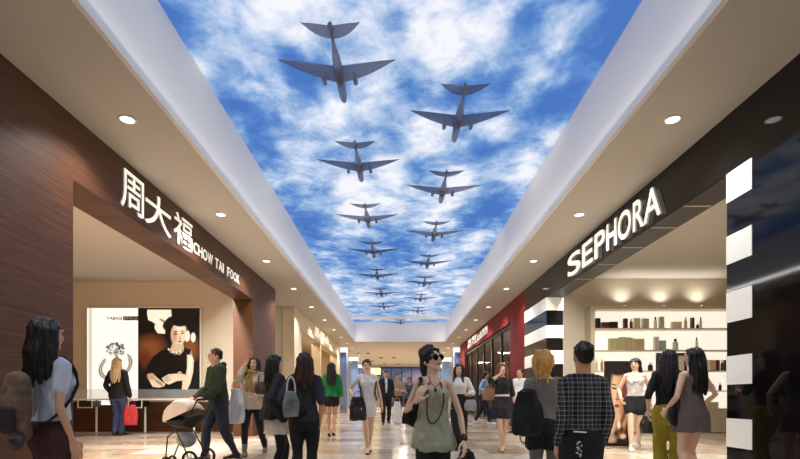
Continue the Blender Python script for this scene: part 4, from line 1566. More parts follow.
def bag(name, label, cat, p, w, h, dp, m, rz=0, handle=.22, hm=None, slump=.2, strap_to=None, n_h=2, soft=.012, r_h=.006):
    """soft bag hanging from point p (top of its handles); body as a rounded shaped pouch"""
    t = thing(name, label, cat, (p.x, p.y, max(0.0, p.z - handle - h)), rz)
    g = MB()
    rs = []
    for i in range(9):
        q = i / 8
        wz_ = (1 + slump * math.sin(PI * min(1, q * 1.15)) * .6) * (1 - .22 * max(0, q - .6) / .4)
        dz_ = (1.1 - .75 * q ** 1.4)
        ring = []
        for j in range(24):
            a = 2 * PI * j / 24
            c, s_ = math.cos(a), math.sin(a)
            e = .45
            ring.append(Vector((math.copysign(abs(c) ** e, c) * w / 2 * wz_, math.copysign(abs(s_) ** e, s_) * dp / 2 * dz_, h * q)))
        rs.append(ring)
    g.rings(rs)
    me = voxelize(g, .008 if h < .6 else .012, 3, fold=soft, fscale=14, seed=p.x * 9)
    me.materials.clear(); me.materials.append(m)
    o = bpy.data.objects.new('pouch', me); COL.objects.link(o); o.parent = t
    hm = hm or m
    for k in ((-1, 1) if n_h == 2 else (0,)):
        a = [Vector((w * .32 * math.cos(PI * i / 10), k * dp * .15 * (1 - math.sin(PI * i / 10)), h - .01 + handle * math.sin(PI * i / 10))) for i in range(11)]
        MB().tube(a, [r_h] * 11, n=8).build('handle', hm, t, smooth=True)
    return t


def strap_obj(t, pts, m, r=.012):
    """strap as a part of bag t, given world points"""
    inv = Matrix.Rotation(-t.rotation_euler.z, 4, 'Z') @ Matrix.Translation(-t.location)
    P = [inv @ Vector(p) for p in pts]
    return MB().tube(P, [(r, r * .35)] * len(P), n=8).build('strap', m, t, smooth=True)


B_ = cloth('black', (22, 22, 26), noise_amt=.2)
B2 = cloth('soft_black', (34, 32, 38), noise_amt=.2)
W_ = cloth('white', (232, 230, 226))
LB = mat('black_leather', (18, 17, 18), rough=.35)
LW = mat('white_leather', (225, 220, 215), rough=.45)
TN = mat('tan_leather', (150, 110, 72), rough=.5)

ST = {}  # persons by key


def P(key, *a, **k):
    ST[key] = person(*a, **k)
    return ST[key]


# --- woman in the sage dress, nearest in the middle
def sunglasses(t, rg, s, put):
    g = MB()
    for k in (-1, 1):
        g.ell(rg.H(k * .033, -.088, 1.594), (.034, .010, .029), rg.qh.to_matrix(), 18, 10)
        g.tube([rg.H(k * .062, -.078, 1.600), rg.H(k * .078, -.03, 1.600), rg.H(k * .080, .03, 1.592)], [.005, .004, .003], n=8)
    g.tube([rg.H(-.01, -.095, 1.602), rg.H(.01, -.095, 1.602)], [.005, .005], n=8)
    put('sunglasses', g.mesh('sunglasses'), mat('dark_lens', (12, 10, 12), rough=.06, coat=1))
    g = MB()
    pts = []
    for i in range(25):
        a = 2 * PI * i / 24
        y = -.125 if math.cos(a) < .6 else (-.02)
        pts.append(rg.B(.072 * math.sin(a), [-.165, -.15, -.06, .03][0 if math.cos(a) < -.3 else (1 if math.cos(a) < .35 else (2 if math.cos(a) < .85 else 3))], 1.235 + .205 * math.cos(a)))
    g.tube(pts, [.0065] * 25, n=8, caps=False)
    pts = [rg.B(-.050, -.02, 1.435), rg.B(-.040, -.105, 1.38), rg.B(0, -.122, 1.335), rg.B(.040, -.105, 1.38), rg.B(.050, -.02, 1.435)]
    g.tube(pts, [.0035] * 5, n=6)
    g.ell(rg.B(0, -.126, 1.318), (.012, .006, .018), None, 10, 8)
    put('necklace', g.mesh('necklace'), mat('dark_beads', (46, 36, 30), rough=.3))
    k = 1
    w_ = rg.wr[k]; e_ = rg.el[k]
    dr = (w_ - e_).normalized()
    put('bracelet', MB().tube([w_ - dr * .035, w_ - dr * .018], [.033, .033], n=16).mesh('bracelet'), mat('dark_beads', (46, 36, 30)))


SAGE = cloth('sage_satin', (160, 164, 138), rough=.5, noise_amt=.12, nscale=10)
P('front', 433, 347, 547, 3.38, -4, 'woman in sage green strapless dress with large dark sunglasses and long necklace', ('beehive', 'black'),
  [('dress', SAGE, {'z0': .78, 'z1': 1.315, 'sleeve': 0, 'band': 1, 't': .014, 'flare': ((.78, .19, .17), (.82, .236, .20), (.90, .228, .19), (1.04, .178, .14), (1.15, .145, .115)), 'pleat': 9, 'pamp': .10, 'fold': .026, 'fs': 12}), ('leggings', B_, {'t': .008, 'z1': .95})],
  ('heel', LB), dict(lift=.05, bulk=.80, shw=.84, yaw=6, hipyaw=-4, side=2, head=(34, -12, -4), rh=(-.140, -.150, 1.275), re=(-.55, .5, -1), rhd=(.35, -.1, .8), rpn=(.5, .8, 0),
                     lh=(.27, -.09, .93), le=(.5, 1, 0), lpn=(-.6, .5, 0), curl=.75, ra=(-.05, -.12, 0, -6), la=(.09, .14, .0, 8)), extra=sunglasses, skin=SK_L)

# --- woman in the white dress
P('white', 368, 360, 453, 8.93, 6, 'woman in short white dress with black side stripes, black bag on her arm', ('bun', 'brown'),
  [('dress', W_, {'z0': .62, 'z1': 1.41, 'sleeve': .12, 't': .012, 'flare': ((.62, .150, .12), (.80, .178, .13), (.95, .168, .12), (1.07, .130, .095)), 'fold': .008})],
  ('heel', LB), dict(lift=.05, hipyaw=6, side=-3, rh=(-.26, -.12, 1.06), re=(-.7, .7, -.3), lh=(.27, .0, .88), ra=(-.02, -.12, 0, 0), la=(.03, .16, .02, 6), curl=.6,
                     head=(0, 4, 0)), extra=lambda t, rg, s, put: [put('side_stripe', MB().tube([rg.B(k * .166, -.02, 1.28), rg.B(k * .146, -.045, 1.17), rg.B(k * .138, -.05, 1.06), rg.B(k * .165, -.04, .95)], [(.012, .045), (.01, .05), (.01, .045), (.012, .03)], n=10, side=(1, 0, 0)).mesh('m'), B_) for k in (-1, 1)])

# --- green blouse
P('green', 331.5, 363, 437, 12.5, 182, 'woman with long black hair in green blouse and black shorts, seen from behind', ('longer', 'black'),
  [('blouse', cloth('green', (18, 122, 62), noise_amt=.2), {'z0': .90, 't': .03, 'sleeve': .82, 'fold': .02}),
   ('shorts', B_, {'frac': .16, 't': .018})], ('heel', LB),
  dict(lift=.05, rh=(-.25, -.06, .86), lh=(.23, .05, .90), ra=(-.06, .16, .03, 0), la=(.07, -.10, 0, 0), curl=.5), face=False, skin=SK_M)

# --- stroller man
P('dad', 218, 349, 460, 7.9, -48, 'man in dark green hooded jacket and jeans pushing a baby stroller', ('short', 'black'),
  [('jacket', cloth('dark_green', (44, 54, 34), noise_amt=.25), {'z0': .84, 't': .032, 'hood': 1, 'fold': .022}),
   ('jeans', cloth('dark_denim', (36, 44, 62), noise_amt=.25, nscale=4), {'t': .016, 'fold': .014})], ('shoe', mat('black_shoe', (24, 22, 22))),
  dict(sex='m', lean=7, head=(-12, 0, 0), rh=(-.17, -.27, .96), lh=(.16, -.27, .96), re=(-.4, .4, -1), le=(.4, .4, -1), rhd=(.2, -1, -.2), lhd=(-.2, -1, -.2), rpn=(0, 0, -1), lpn=(0, 0, -1), curl=1.0,
       ra=(-.09, -.16, 0, 0), la=(.09, .24, .02, 0)), skin=SK_M)

# --- woman on the phone with mustard scarf
P('scarf', 252.5, 357, 456, 8.5, -8, 'smiling woman with mustard scarf, beige cardigan and black leggings, hand at her ear', ('longf', 'brown'),
  [('cardigan', cloth('beige_knit', (198, 180, 158), noise_amt=.15, nscale=30), {'z0': .80, 't': .03, 'fold': .02, 'flare': ((.80, .215, .165), (.95, .19, .14), (1.07, .160, .12))}),
   ('scarf', cloth('mustard', (176, 136, 62), noise_amt=.25, nscale=30), {'z0': 1.12, 'fold': .01}),
   ('leggings', B_, {'t': .006, 'fold': .004})], ('boot', mat('grey_boot', (128, 120, 116), rough=.7)),
  dict(lean=-3, head=(6, 4, 6), rh=(-.105, -.12, 1.50), re=(-.25, -.6, -1), rhd=(.2, .15, 1), rpn=(.8, .3, 0), lh=(.20, -.22, 1.02), le=(.6, .8, -.4), ra=(-.06, -.18, 0, -5), la=(.10, .30, .04, 20), curl=.6, hipyaw=6))

# --- pair with the dark coat
P('coat', 277, 355, 485, 5.75, 118, 'girl in loose dark coat and white skirt talking, face in profile', ('long', 'black'),
  [('coat', cloth('dark_navy_wool', (30, 30, 38), noise_amt=.2), {'z0': .86, 't': .035, 'sleeve': (1, 1), 'cuff': .03, 'fold': .022, 'flare': ((.86, .26, .23), (1.05, .225, .19), (1.25, .19, .15), (1.36, .185, .12))}),
   ('skirt', cloth('cream_skirt', (222, 214, 202)), {'z0': .66, 'z1': .95, 'flare': ((.66, .215, .175), (.90, .19, .14)), 'pleat': 13, 'pamp': .05}),
   ('leggings', B_, {'t': .006, 'frac': .97, 'fold': .004})], ('boot', LB),
  dict(head=(12, 0, 0), rh=(-.22, -.02, .90), lh=(.22, -.12, .92), curl=.5, ra=(-.08, .1, 0, 0), la=(.08, -.08, 0, 0)))
P('darkshirt', 304.5, 353, 490, 5.4, 186, 'person in dark grey short-sleeved shirt and black trousers, seen from behind, long brown hair', ('long', 'brown'),
  [('shirt', cloth('charcoal', (48, 50, 58), noise_amt=.15), {'z0': .84, 't': .018, 'sleeve': .5, 'cuff': .02, 'fold': .02}),
   ('trousers', B_, {'t': .014, 'fold': .012})], ('shoe', LB),
  dict(bulk=.96, head=(12, 0, 0), rh=(-.20, .02, .88), lh=(.15, -.02, .92), le=(.8, .6, 0), curl=.6, ra=(-.09, .0, 0, 0), la=(.09, .06, 0, 0)), skin=SK_M, face=False)

# --- backpack woman at the left edge
P('backpack', 51, 319, 563, 3.0, 158, 'woman in white t-shirt with a patterned backpack by the wood wall, seen from behind', ('long', 'black'),
  [('t_shirt', cloth('pale_tee', (205, 212, 226)), {'z0': .92, 't': .016, 'sleeve': .28, 'fold': .014}),
   ('trousers', cloth('wine', (66, 34, 36), noise_amt=.3), {'t': .014})], ('shoe', LB),
  dict(bulk=.80, shw=.84, head=(6, -2, 0), rh=(-.175, -.03, .86), re=(-.2, 1, 0), lh=(.22, -.08, .9), curl=.6), face=False, skin=SK_M)

# --- blonde at the counter
P('blonde', 118, 358, 435, 13.0, 180, 'woman with long ash blonde hair, black jacket and jeans at the jewellery counter', ('longer', 'ash'),
  [('jacket', B_, {'z0': .80, 't': .028, 'fold': .016}), ('jeans', cloth('denim', (58, 72, 110), noise_amt=.25, nscale=4), {'t': .018, 'flare': .012})], ('shoe', LB),
  dict(rh=(-.24, -.03, .87), lh=(.22, -.12, .92), curl=.7, ra=(-.07, 0, 0, -6), la=(.07, 0, 0, 6)), face=False)

# --- man in the suit and the two behind him
P('suit', 386, 371, 424, 18.4, 8, 'man in black suit with white shirt walking behind the woman in white', ('short', 'brown'),
  [('shirt', W_, {'z0': .92, 't': .010, 'sleeve': 0, 'collar': 1}), ('trousers', B_, {'t': .016})], ('shoe', LB),
  dict(sex='m', curl=.6, ra=(-.10, -.10, 0, -8), la=(.10, .14, .02, 8), head=(-10, 4, 0)), skin=SK_M,
  extra=lambda t, rg, s, put: [put('suit_jacket', (lambda g: voxelize(g, .010, 2, fold=.012, seed=3))((lambda g: [
      [rg.arm(g, k, .022, .96) for k in (-1, 1)],
      [g.tube([rg.B(k * .085, -.03, 1.42), rg.B(k * .105, -.055, 1.30), rg.B(k * .090, -.055, 1.12), rg.B(k * .085, -.055, .98), rg.B(k * .095, -.055, .82)], [(.05, .07), (.085, .085), (.085, .085), (.090, .085), (.095, .085)], n=16, side=(1, 0, 0)) for k in (-1, 1)],
      g.tube([rg.B(0, .06, 1.40), rg.B(0, .055, 1.25), rg.B(0, .05, 1.05), rg.B(0, .055, .82)], [(.12, .05), (.16, .07), (.15, .07), (.165, .075)], n=18, side=(1, 0, 0))] and g)(MB())), B_)])
P('tan', 397.5, 374, 422, 20.2, 10, 'distant person in tan top and dark trousers, left of the person in blue-grey', ('short', 'brown'),
  [('shirt', cloth('tan_shirt', (168, 150, 116)), {'z0': .90, 't': .022, 'sleeve': .5}), ('trousers', B2, {'t': .014})], ('shoe', LB),
  dict(sex='m', rh=(-.12, -.26, 1.12), lh=(.14, -.26, 1.10), curl=.7, ra=(-.09, -.1, 0), la=(.09, .12, 0)), skin=SK_M, group=None)
P('bluegrey', 409, 378, 421, 20.8, -6, 'distant person in blue-grey jacket and dark trousers with black hair', ('short', 'black'),
  [('jacket', cloth('blue_grey', (82, 92, 116)), {'z0': .86, 't': .026}), ('trousers', B2, {'t': .014})], ('shoe', LB),
  dict(rh=(-.14, -.24, 1.12), lh=(.24, -.03, .88), curl=.7, ra=(-.08, .12, 0), la=(.08, -.08, 0)), skin=SK_M)

# --- white blouse, long black skirt
P('blouse', 459, 364, 449, 9.6, -6, 'woman in white blouse and long black trousers carrying a small grey handbag', ('longf', 'black'),
  [('trousers', B_, {'t': .02, 'flare': .045, 'fold': .014}), ('blouse', W_, {'z0': 1.0, 't': .018, 'sleeve': .75, 'cuff': .02, 'fold': .014}),
   ('belt', B_, {'z0': .97, 'z1': 1.10, 't': .024})], ('shoe', LB),
  dict(head=(-8, 4, 0), rh=(-.22, -.06, .92), lh=(.20, -.22, 1.10), le=(.5, .8, -.5), curl=.9, ra=(-.06, -.14, 0, 0), la=(.06, .14, 0, 0)),
  extra=lambda t, rg, s, put: put('shawl', voxelize(MB().tube([rg.B(-.16, .01, 1.40), rg.B(-.20, -.02, 1.2), rg.B(-.215, -.03, 1.0), rg.B(-.20, -.03, .80), rg.B(-.19, -.04, .66)], [(.06, .07), (.05, .085), (.055, .10), (.05, .10), (.03, .07)], n=14, side=(1, 0, 0)), .009, 2, fold=.02, seed=2), W_))

# --- blue shirt with tan bag
P('blueshirt', 483, 371, 423, 18.2, 62, 'person in light blue shirt and dark jeans striding past the red shop', ('bob', 'black'),
  [('shirt', cloth('light_blue', (150, 168, 204)), {'z0': .92, 't': .022, 'sleeve': .9}), ('jeans', cloth('navy_jeans', (32, 36, 58)), {'t': .018})], ('shoe', LW),
  dict(lean=14, rh=(-.22, -.2, 1.02), lh=(.22, .12, .95), curl=.7, ra=(-.08, -.26, 0, 0), la=(.08, .30, .05, 0)), skin=SK_M)

# --- auburn woman in the black dress, phone at her mouth
P('phone', 502, 363, 451, 9.26, -4, 'auburn haired woman in black dress with white belt, hand raised to her face', ('longf', 'auburn'),
  [('dress', cloth('charcoal_dress', (42, 42, 50), noise_amt=.2), {'z0': .60, 'z1': 1.42, 'sleeve': .55, 't': .014, 'cuff': .02, 'flare': ((.60, .235, .185), (.80, .235, .18), (.95, .175, .13), (1.06, .138, .10)), 'pleat': 10, 'pamp': .07, 'fold': .02}),
   ('belt', W_, {'z0': 1.035, 'z1': 1.075, 't': .024})], ('heel', TN),
  dict(lift=.05, head=(6, 8, 0), rh=(-.055, -.185, 1.52), re=(-1, -.1, -.7), rhd=(.3, .2, 1), rpn=(.5, .8, 0), lh=(.25, -.03, .86), curl=.8, ra=(-.02, -.12, 0, 0), la=(.03, .14, .02, 4)))

# --- white shirt man half hidden
P('whiteshirt', 519.5, 369, 433, 14.2, -50, 'dark haired man in white shirt and black trousers in front of the red shop pier', ('short', 'black'),
  [('shirt', W_, {'z0': .92, 't': .024, 'sleeve': .9}), ('trousers', B_, {'t': .018})], ('shoe', LB),
  dict(sex='m', rh=(-.18, -.22, 1.08), lh=(.2, -.22, 1.04), curl=.8, ra=(-.09, -.1, 0), la=(.09, .12, 0)), skin=SK_M)

# --- blonde and plaid man, backs to us
P('ponytail', 545.5, 352, 517, 4.2, 172, 'woman with blonde ponytail, grey vest and black skirt, seen from behind', ('ponytail', 'blonde'),
  [('vest', cloth('grey_knit', (128, 122, 112), noise_amt=.12, nscale=40), {'z0': .96, 't': .018, 'sleeve': .22, 'fold': .012}),
   ('skirt', B_, {'z0': .70, 'z1': 1.02, 't': .018, 'flare': ((.70, .215, .165), (.88, .205, .15), (1.0, .165, .12)), 'fold': .016}),
   ('leggings', cloth('grey_tights', (120, 120, 122)), {'t': .004, 'frac': .97, 'fold': 0})], ('boot', LB),
  dict(head=(-22, 2, 0), lh=(.25, -.02, .88), rh=(-.23, -.10, .92), curl=.7, ra=(-.08, .1, 0, 0), la=(.08, -.08, 0, 0)), face=False)
P('plaid', 582.5, 343, 553, 3.22, 180, 'man in black and white plaid shirt with black trousers, seen from behind', ('short', 'black'),
  [('shirt', plaid_material(), {'z0': .90, 't': .018, 'sleeve': .96, 'collar': 1, 'fold': .014}),
   ('trousers', B_, {'t': .022, 'fold': .014})], ('shoe', LB),
  dict(sex='m', bulk=.80, shw=.80, head=(-6, 0, 0), rh=(-.185, -.05, .88), re=(-.2, 1, 0), lh=(.185, -.05, .88), le=(.2, 1, 0), curl=.7, ra=(-.11, 0, 0, -6), la=(.11, .05, 0, 6)), face=False, skin=SK_M,
  extra=lambda t, rg, s, put: (put('pocket_print', (lambda g: ([g.ell(rg.B(.085 + .018 * math.sin(i * 2.3), .165, .91 - .014 * i), (.010 + .004 * math.cos(i * 1.9), .004, .008), None, 8, 6) for i in range(9)], g)[1])(MB()).mesh('m'), mat('pocket_stitching', (205, 200, 190))),
                               put('label_patch', MB().tube([rg.B(.03, .155, .985), rg.B(.12, .150, .99)], [(.010, .006)] * 2, n=8).mesh('m'), W_)))

# --- white tank top in the shop
P('tank', 635, 358, 450, 9.4, -22, 'woman in white patterned tank top and black shorts walking past the portrait poster', ('bangs', 'black'),
  [('tank_top', cloth('white_print', (214, 210, 204), noise_amt=.35, nscale=16), {'z0': .92, 'z1': 1.33, 'sleeve': 0, 'strap': 1.6, 't': .016, 'fold': .014}),
   ('shorts', B_, {'frac': .17, 't': .026})], ('shoe', LW),
  dict(head=(-18, 3, 0), rh=(-.24, -.12, .95), lh=(.27, .02, .88), curl=.9, ra=(-.07, -.20, 0, 0), la=(.07, .22, .05, 0)),
  extra=lambda t, rg, s, put: put('trim_stripe', MB().tube([rg.B(-.10, -.115, 1.30), rg.B(0, -.13, 1.24), rg.B(.10, -.115, 1.30)], [(.008, .005)] * 3, n=8).mesh('m'), B_))

# --- yellow trousers and grey dress
P('yellow', 669, 350, 482, 5.85, 158, 'woman with long black hair, black top and mustard yellow trousers, seen from behind', ('longer', 'black'),
  [('top', B_, {'z0': .86, 't': .022, 'sleeve': .5, 'fold': .018}), ('trousers', cloth('yellow', (158, 146, 36), noise_amt=.2), {'t': .024, 'fold': .024})], ('shoe', LB),
  dict(head=(-14, 2, 0), rh=(-.16, -.26, 1.18), re=(-.9, .4, -.6), lh=(.23, -.06, .9), curl=.7, ra=(-.09, .04, 0, 0), la=(.09, -.06, 0, 0)), face=False)
P('greydress', 692, 348, 490, 5.38, 196, 'woman with long dark hair in sleeveless grey-brown mini dress, seen from behind', ('longer', 'black'),
  [('dress', cloth('taupe', (104, 92, 90), noise_amt=.12), {'z0': .70, 'z1': 1.36, 'sleeve': 0, 'strap': 1.4, 't': .014, 'flare': ((.70, .225, .175), (.88, .205, .15), (1.02, .165, .12), (1.12, .15, .11)), 'pleat': 9, 'pamp': .03, 'fold': .014})],
  ('shoe', LB), dict(head=(14, 0, 0), rh=(-.26, -.14, .98), re=(-.8, .8, 0), lh=(.22, -.16, .96), curl=.6, ra=(-.08, .0, 0, 0), la=(.08, .05, 0, 0)), face=False, skin=SK_L)


# ------------------------------------------------------------------ things people carry
def wp(key, k, off=(0, 0, 0)):
    t, rg, s = ST[key]
    d = (rg.wr[k] - rg.el[k]).normalized()
    p = rg.wr[k] + d * .085 + Vector(off)
    return world_pt(t, s, p)


def bp(key, p):
    t, rg, s = ST[key]
    return world_pt(t, s, rg.B(*p))


# shoulder bag and dark coat of the woman in sage
t_, rg_, s_ = ST['front']
c = at(415, 404, 3.42)
b = bag('shoulder_bag', 'black slouchy shoulder bag hanging under the arm of the woman in sage', 'bag', at(413, 396, 3.48), .17, .20, .07, LB, rz=math.radians(8), handle=.02, slump=.4)
b.rotation_euler = (0, math.radians(24), math.radians(8))
b_front = b
sp_ = MB()
bx_ = bag('black_bag', 'black cloth bag held low in the left hand of the woman in sage', 'bag', wp('front', 1, (0, 0, .02)), .10, .20, .07, B_, rz=0, handle=.03, slump=.5, soft=.02)
q1 = bp('front', (-.125, -.075, 1.37)); q2 = bp('front', (-.12, .0, 1.425)); q3 = bp('front', (-.14, .09, 1.36)); q4 = bp('front', (-.20, .02, 1.12)); q0 = bp('front', (-.175, -.13, 1.15))
bpy.context.view_layer.update()
inv = (Matrix.Translation(b_front.location) @ b_front.rotation_euler.to_matrix().to_4x4()).inverted()
MB().tube([inv @ p for p in (q0, q1, q2, q3, q4)], [(.014, .005)] * 5, n=8).build('strap', LB, b_front, smooth=True)
# white dress woman's bag
b = bag('handbag', 'black slouchy handbag hanging from the forearm of the woman in white', 'bag', at(358, 391, 8.55), .26, .40, .12, LB, rz=.2, handle=.10, slump=.3, soft=.03)
# phone woman bags
_t, _r, _s = ST['scarf']
b = bag('shopping_bag', 'large white shopping bag on the arm of the woman with the mustard scarf', 'bag', world_pt(_t, _s, _r.el[-1]) + Vector((-.01, 0, .035)), .24, .56, .14, mat('white_plastic', (226, 228, 232), rough=.35), handle=.18, slump=.15, soft=.02)
b = bag('handbag', 'brown leather handbag at the hip of the woman with the mustard scarf', 'bag', at(262, 373, 8.05), .20, .20, .10, mat('brown_leather', (62, 40, 30), rough=.4), handle=.14)
# silver bag on the dark shirt person
b = bag('backpack', 'small silver and black backpack slung on the person in dark grey shirt', 'bag', at(291, 376, 5.16), .14, .26, .12, mat('silver_grey_nylon', (120, 122, 118), rough=.4, noise_amt=.7, nscale=9), handle=.16, rz=.3, slump=.3, n_h=1, hm=LW, r_h=.008)
# red bag of the blonde
b = bag('shopping_bag', 'red shopping bag held by the blonde woman at the counter', 'bag', wp('blonde', -1) + Vector((.05, -.08, 0)), .30, .52, .14, mat('red_bag', (190, 44, 52), rough=.5), handle=.14, rz=.4)
# white bag of the suit man
b = bag('shopping_bag', 'white shopping bag in the hand of the man in black suit', 'bag', wp('suit', 1) + Vector((.16, -.05, .08)), .30, .80, .14, W_, handle=.14)
# grey handbag of the blouse woman
b = bag('handbag', 'small grey handbag with black handles held by the woman in white blouse', 'bag', wp('blouse', 1) + Vector((.03, -.06, .0)), .20, .20, .09, mat('grey_leather', (150, 152, 160), rough=.4), handle=.10, hm=LB)
b = bag('shoulder_bag', 'tan shoulder bag on the person in light blue shirt', 'bag', at(489, 381, 17.6), .42, .42, .2, TN, handle=.25, slump=.3)
b = bag('shopping_bag', 'white paper bag hanging from the hand of the auburn haired woman', 'bag', wp('phone', 1) + Vector((.06, -.06, .02)), .17, .28, .09, W_, handle=.10)
b = bag('shoulder_bag', 'big black soft bag at the left side of the blonde with the ponytail', 'bag', at(527.5, 388, 3.98), .19, .34, .13, B_, handle=.03, slump=.5, soft=.02)
b = bag('handbag', 'shiny black handbag hanging from the hand of the woman in white tank top', 'bag', at(648.5, 408.5, 9.25), .25, .32, .16, LB, handle=.14, slump=.4)
b = bag('shoulder_bag', 'black shoulder bag on the hip of the woman in yellow trousers', 'bag', at(679, 390, 5.4), .20, .28, .10, LB, handle=.10, slump=.3)
pa = thing('paper_sheet', 'white sheet of paper in the hands of the man in white shirt', 'paper', tuple(wp('whiteshirt', 1) + Vector((.06, -.02, .02))))
MB().box((-.15, -.005, -.2), (.15, .005, .2)).build('sheet', W_, pa)

# backpack
t_, rg_, s_ = ST['backpack']
M_bp = mat('brown_patterned_canvas', (104, 84, 66), rough=.8, noise_amt=.6, nscale=22)
bk = thing('backpack', 'brown patterned backpack with black straps on the woman by the wood wall', 'backpack', (t_.location.x, t_.location.y, 0), t_.rotation_euler.z)
g = MB()
g.tube([Vector((0, .22, .93)) * s_, Vector((.0, .235, 1.08)) * s_, Vector((0, .215, 1.27)) * s_], [(.12 * s_, .075 * s_), (.13 * s_, .08 * s_), (.095 * s_, .06 * s_)], n=20, side=(1, 0, 0))
me = voxelize(g, .007, 2, fold=.012, fscale=14)
me.materials.clear(); me.materials.append(M_bp)
o = bpy.data.objects.new('main_pocket', me); COL.objects.link(o); o.parent = bk
g = MB().tube([Vector((0, .29, .95)) * s_, Vector((0, .295, 1.08)) * s_], [(.10 * s_, .03 * s_)] * 2, n=16, side=(1, 0, 0))
g.build('front_pocket', mat('dark_canvas', (40, 36, 36), rough=.8), bk, smooth=True)
for k in (-1, 1):
    p_ = [rg_.B(k * x_, y_, z_) for x_, y_, z_ in ((.08, .125, 1.25), (.088, .10, 1.36), (.092, .05, 1.435), (.092, -.01, 1.44), (.095, -.07, 1.40), (.10, -.105, 1.33), (.125, -.10, 1.24), (.138, -.05, 1.15), (.138, .02, 1.06), (.12, .09, 1.0), (.09, .14, .97))]
    MB().tube([v * s_ for v in p_], [(.022 * s_, .007)] * 11, n=8, side=(1, 0, 0)).build('strap', B_, bk, smooth=True)
g = MB().tube([Vector((-.10, .26, .90)) * s_, Vector((-.2, .34, .86)) * s_, Vector((-.30, .42, .90)) * s_], [.03 * s_, .034 * s_, .02 * s_], n=10)
g.build('side_roll', mat('dark_canvas', (40, 36, 36)), bk, smooth=True)

# ------------------------------------------------------------------ stroller
sx0 = (181 - VX) * 7.3 / F
stz = thing('baby_stroller', 'baby stroller with cream hood and round grey basket pushed by the man', 'stroller', (sx0, 7.3, 0), math.radians(-12))
M_fr = mat('dark_frame', (28, 28, 30), rough=.35)
g = MB()
rs = []
for i in range(9):
    a = math.radians(-12 + i * 20)
    rs.append([Vector((.02 + .30 * math.cos(PI - a) * (1 - .10 * abs(u)), .23 * u, .84 + .36 * math.sin(a) * (1 - .18 * u * u))) for u in np.linspace(-1, 1, 9)])
hood_pts = []
N = 9
# closed hood: outer and inner shell
vs, fs = [], []
outer = [p for r_ in rs for p in r_]
inner = [Vector((.02, 0, .84)) + (p - Vector((.02, 0, .84))) * .93 for p in outer]
vs = outer + inner
for i in range(8):
    for j in range(8):
        a0 = i * 9 + j
        fs.append((a0, a0 + 1, a0 + 10, a0 + 9))
        fs.append((81 + a0, 81 + a0 + 9, 81 + a0 + 10, 81 + a0 + 1))
for i in range(8):
    fs += [(i * 9, (i + 1) * 9, 81 + (i + 1) * 9, 81 + i * 9), (i * 9 + 8, 81 + i * 9 + 8, 81 + (i + 1) * 9 + 8, (i + 1) * 9 + 8)]
    fs += [(i, 81 + i, 81 + i + 1, i + 1), (72 + i, 72 + i + 1, 81 + 72 + i + 1, 81 + 72 + i)]
g.add(vs, fs)
M_hood = cloth('cream_canvas', (240, 220, 204))
g.build('hood', M_hood, stz, smooth=True)
for k in (-1, 1):      # hood side cheeks
    sd_ = MB()
    poly = [Vector((.02 + .285 * math.cos(PI - math.radians(-12 + i * 20)), k * .215, .84 + .29 * math.sin(math.radians(-12 + i * 20)))) for i in range(9)]
    sd_.prism(poly, (0, k * .012, 0))
    sd_.build('hood_side', M_hood, stz, smooth=False)
g = MB().tube([(-.30, 0, .86), (-.12, 0, .78), (.12, 0, .76), (.30, 0, .88)], [(.20, .05), (.22, .10), (.22, .10), (.19, .06)], n=18, side=(0, 1, 0))
me = voxelize(g, .009, 3); me.materials.clear(); me.materials.append(mat('black_seat_fabric', (24, 24, 28), rough=.8))
o = bpy.data.objects.new('seat', me); COL.objects.link(o); o.parent = stz
g = MB().ell((.05, 0, .46), (.16, .17, .14), None, 20, 12)
g.build('basket', cloth('grey_mesh', (150, 152, 158), noise_amt=.3, nscale=40), stz, smooth=True)
for k in (-1, 1):
    g = MB()
    g.tube([(-.30, k * .10, .09), (-.18, k * .2, .52), (.12, k * .235, .74), (.30, k * .235, .95), (.41, k * .21, 1.17)], [.013] * 5, n=10)
    g.tube([(-.02, k * .235, .68), (.16, k * .245, .38), (.28, k * .25, .14)], [.012] * 3, n=10)
    g.build('frame_tube', M_fr, stz, smooth=True)
MB().tube([(.41, -.21, 1.17), (.43, -.15, 1.18), (.43, .15, 1.18), (.41, .21, 1.17)], [.017] * 4, n=10).build('handlebar', mat('foam_grip', (20, 20, 20), rough=.9), stz, smooth=True)


def wheel(x, y, r, w):
    g = MB()
    tr = []
    for i in range(24):
        a = 2 * PI * i / 24
        tr.append([Vector((x + (r - w * .5 + w * .5 * math.cos(b_)) * math.cos(a), y + w * .6 * math.sin(b_), r + (r - w * .5 + w * .5 * math.cos(b_)) * math.sin(a))) for b_ in [2 * PI * j / 10 for j in range(10)]])
    tr.append(tr[0])
    g.rings(tr, cap=False)
    o = g.build('wheel', mat('rubber', (22, 22, 23), rough=.8), stz, smooth=True)
    h = MB().tube([(x, y - w * .4, r), (x, y + w * .4, r)], [r * .25] * 2, n=12, caps=False)
    for i in range(5):
        a = 2 * PI * i / 5
        h.tube([(x, y, r), (x + (r - w * .6) * math.cos(a), y, r + (r - w * .6) * math.sin(a))], [.009, .008], n=6)
    h.build('hub', M_steel, o, smooth=True)


wheel(-.30, -.09, .085, .04); wheel(-.30, .09, .085, .04)
wheel(.30, -.27, .15, .045); wheel(.30, .27, .15, .045)
MB().tube([(.30, -.25, .15), (.30, .25, .15)], [.012] * 2, n=8).build('axle', M_fr, stz)

stz.scale = (.82, .82, .82)
stz.location.x = (184 - VX) * 7.3 / F
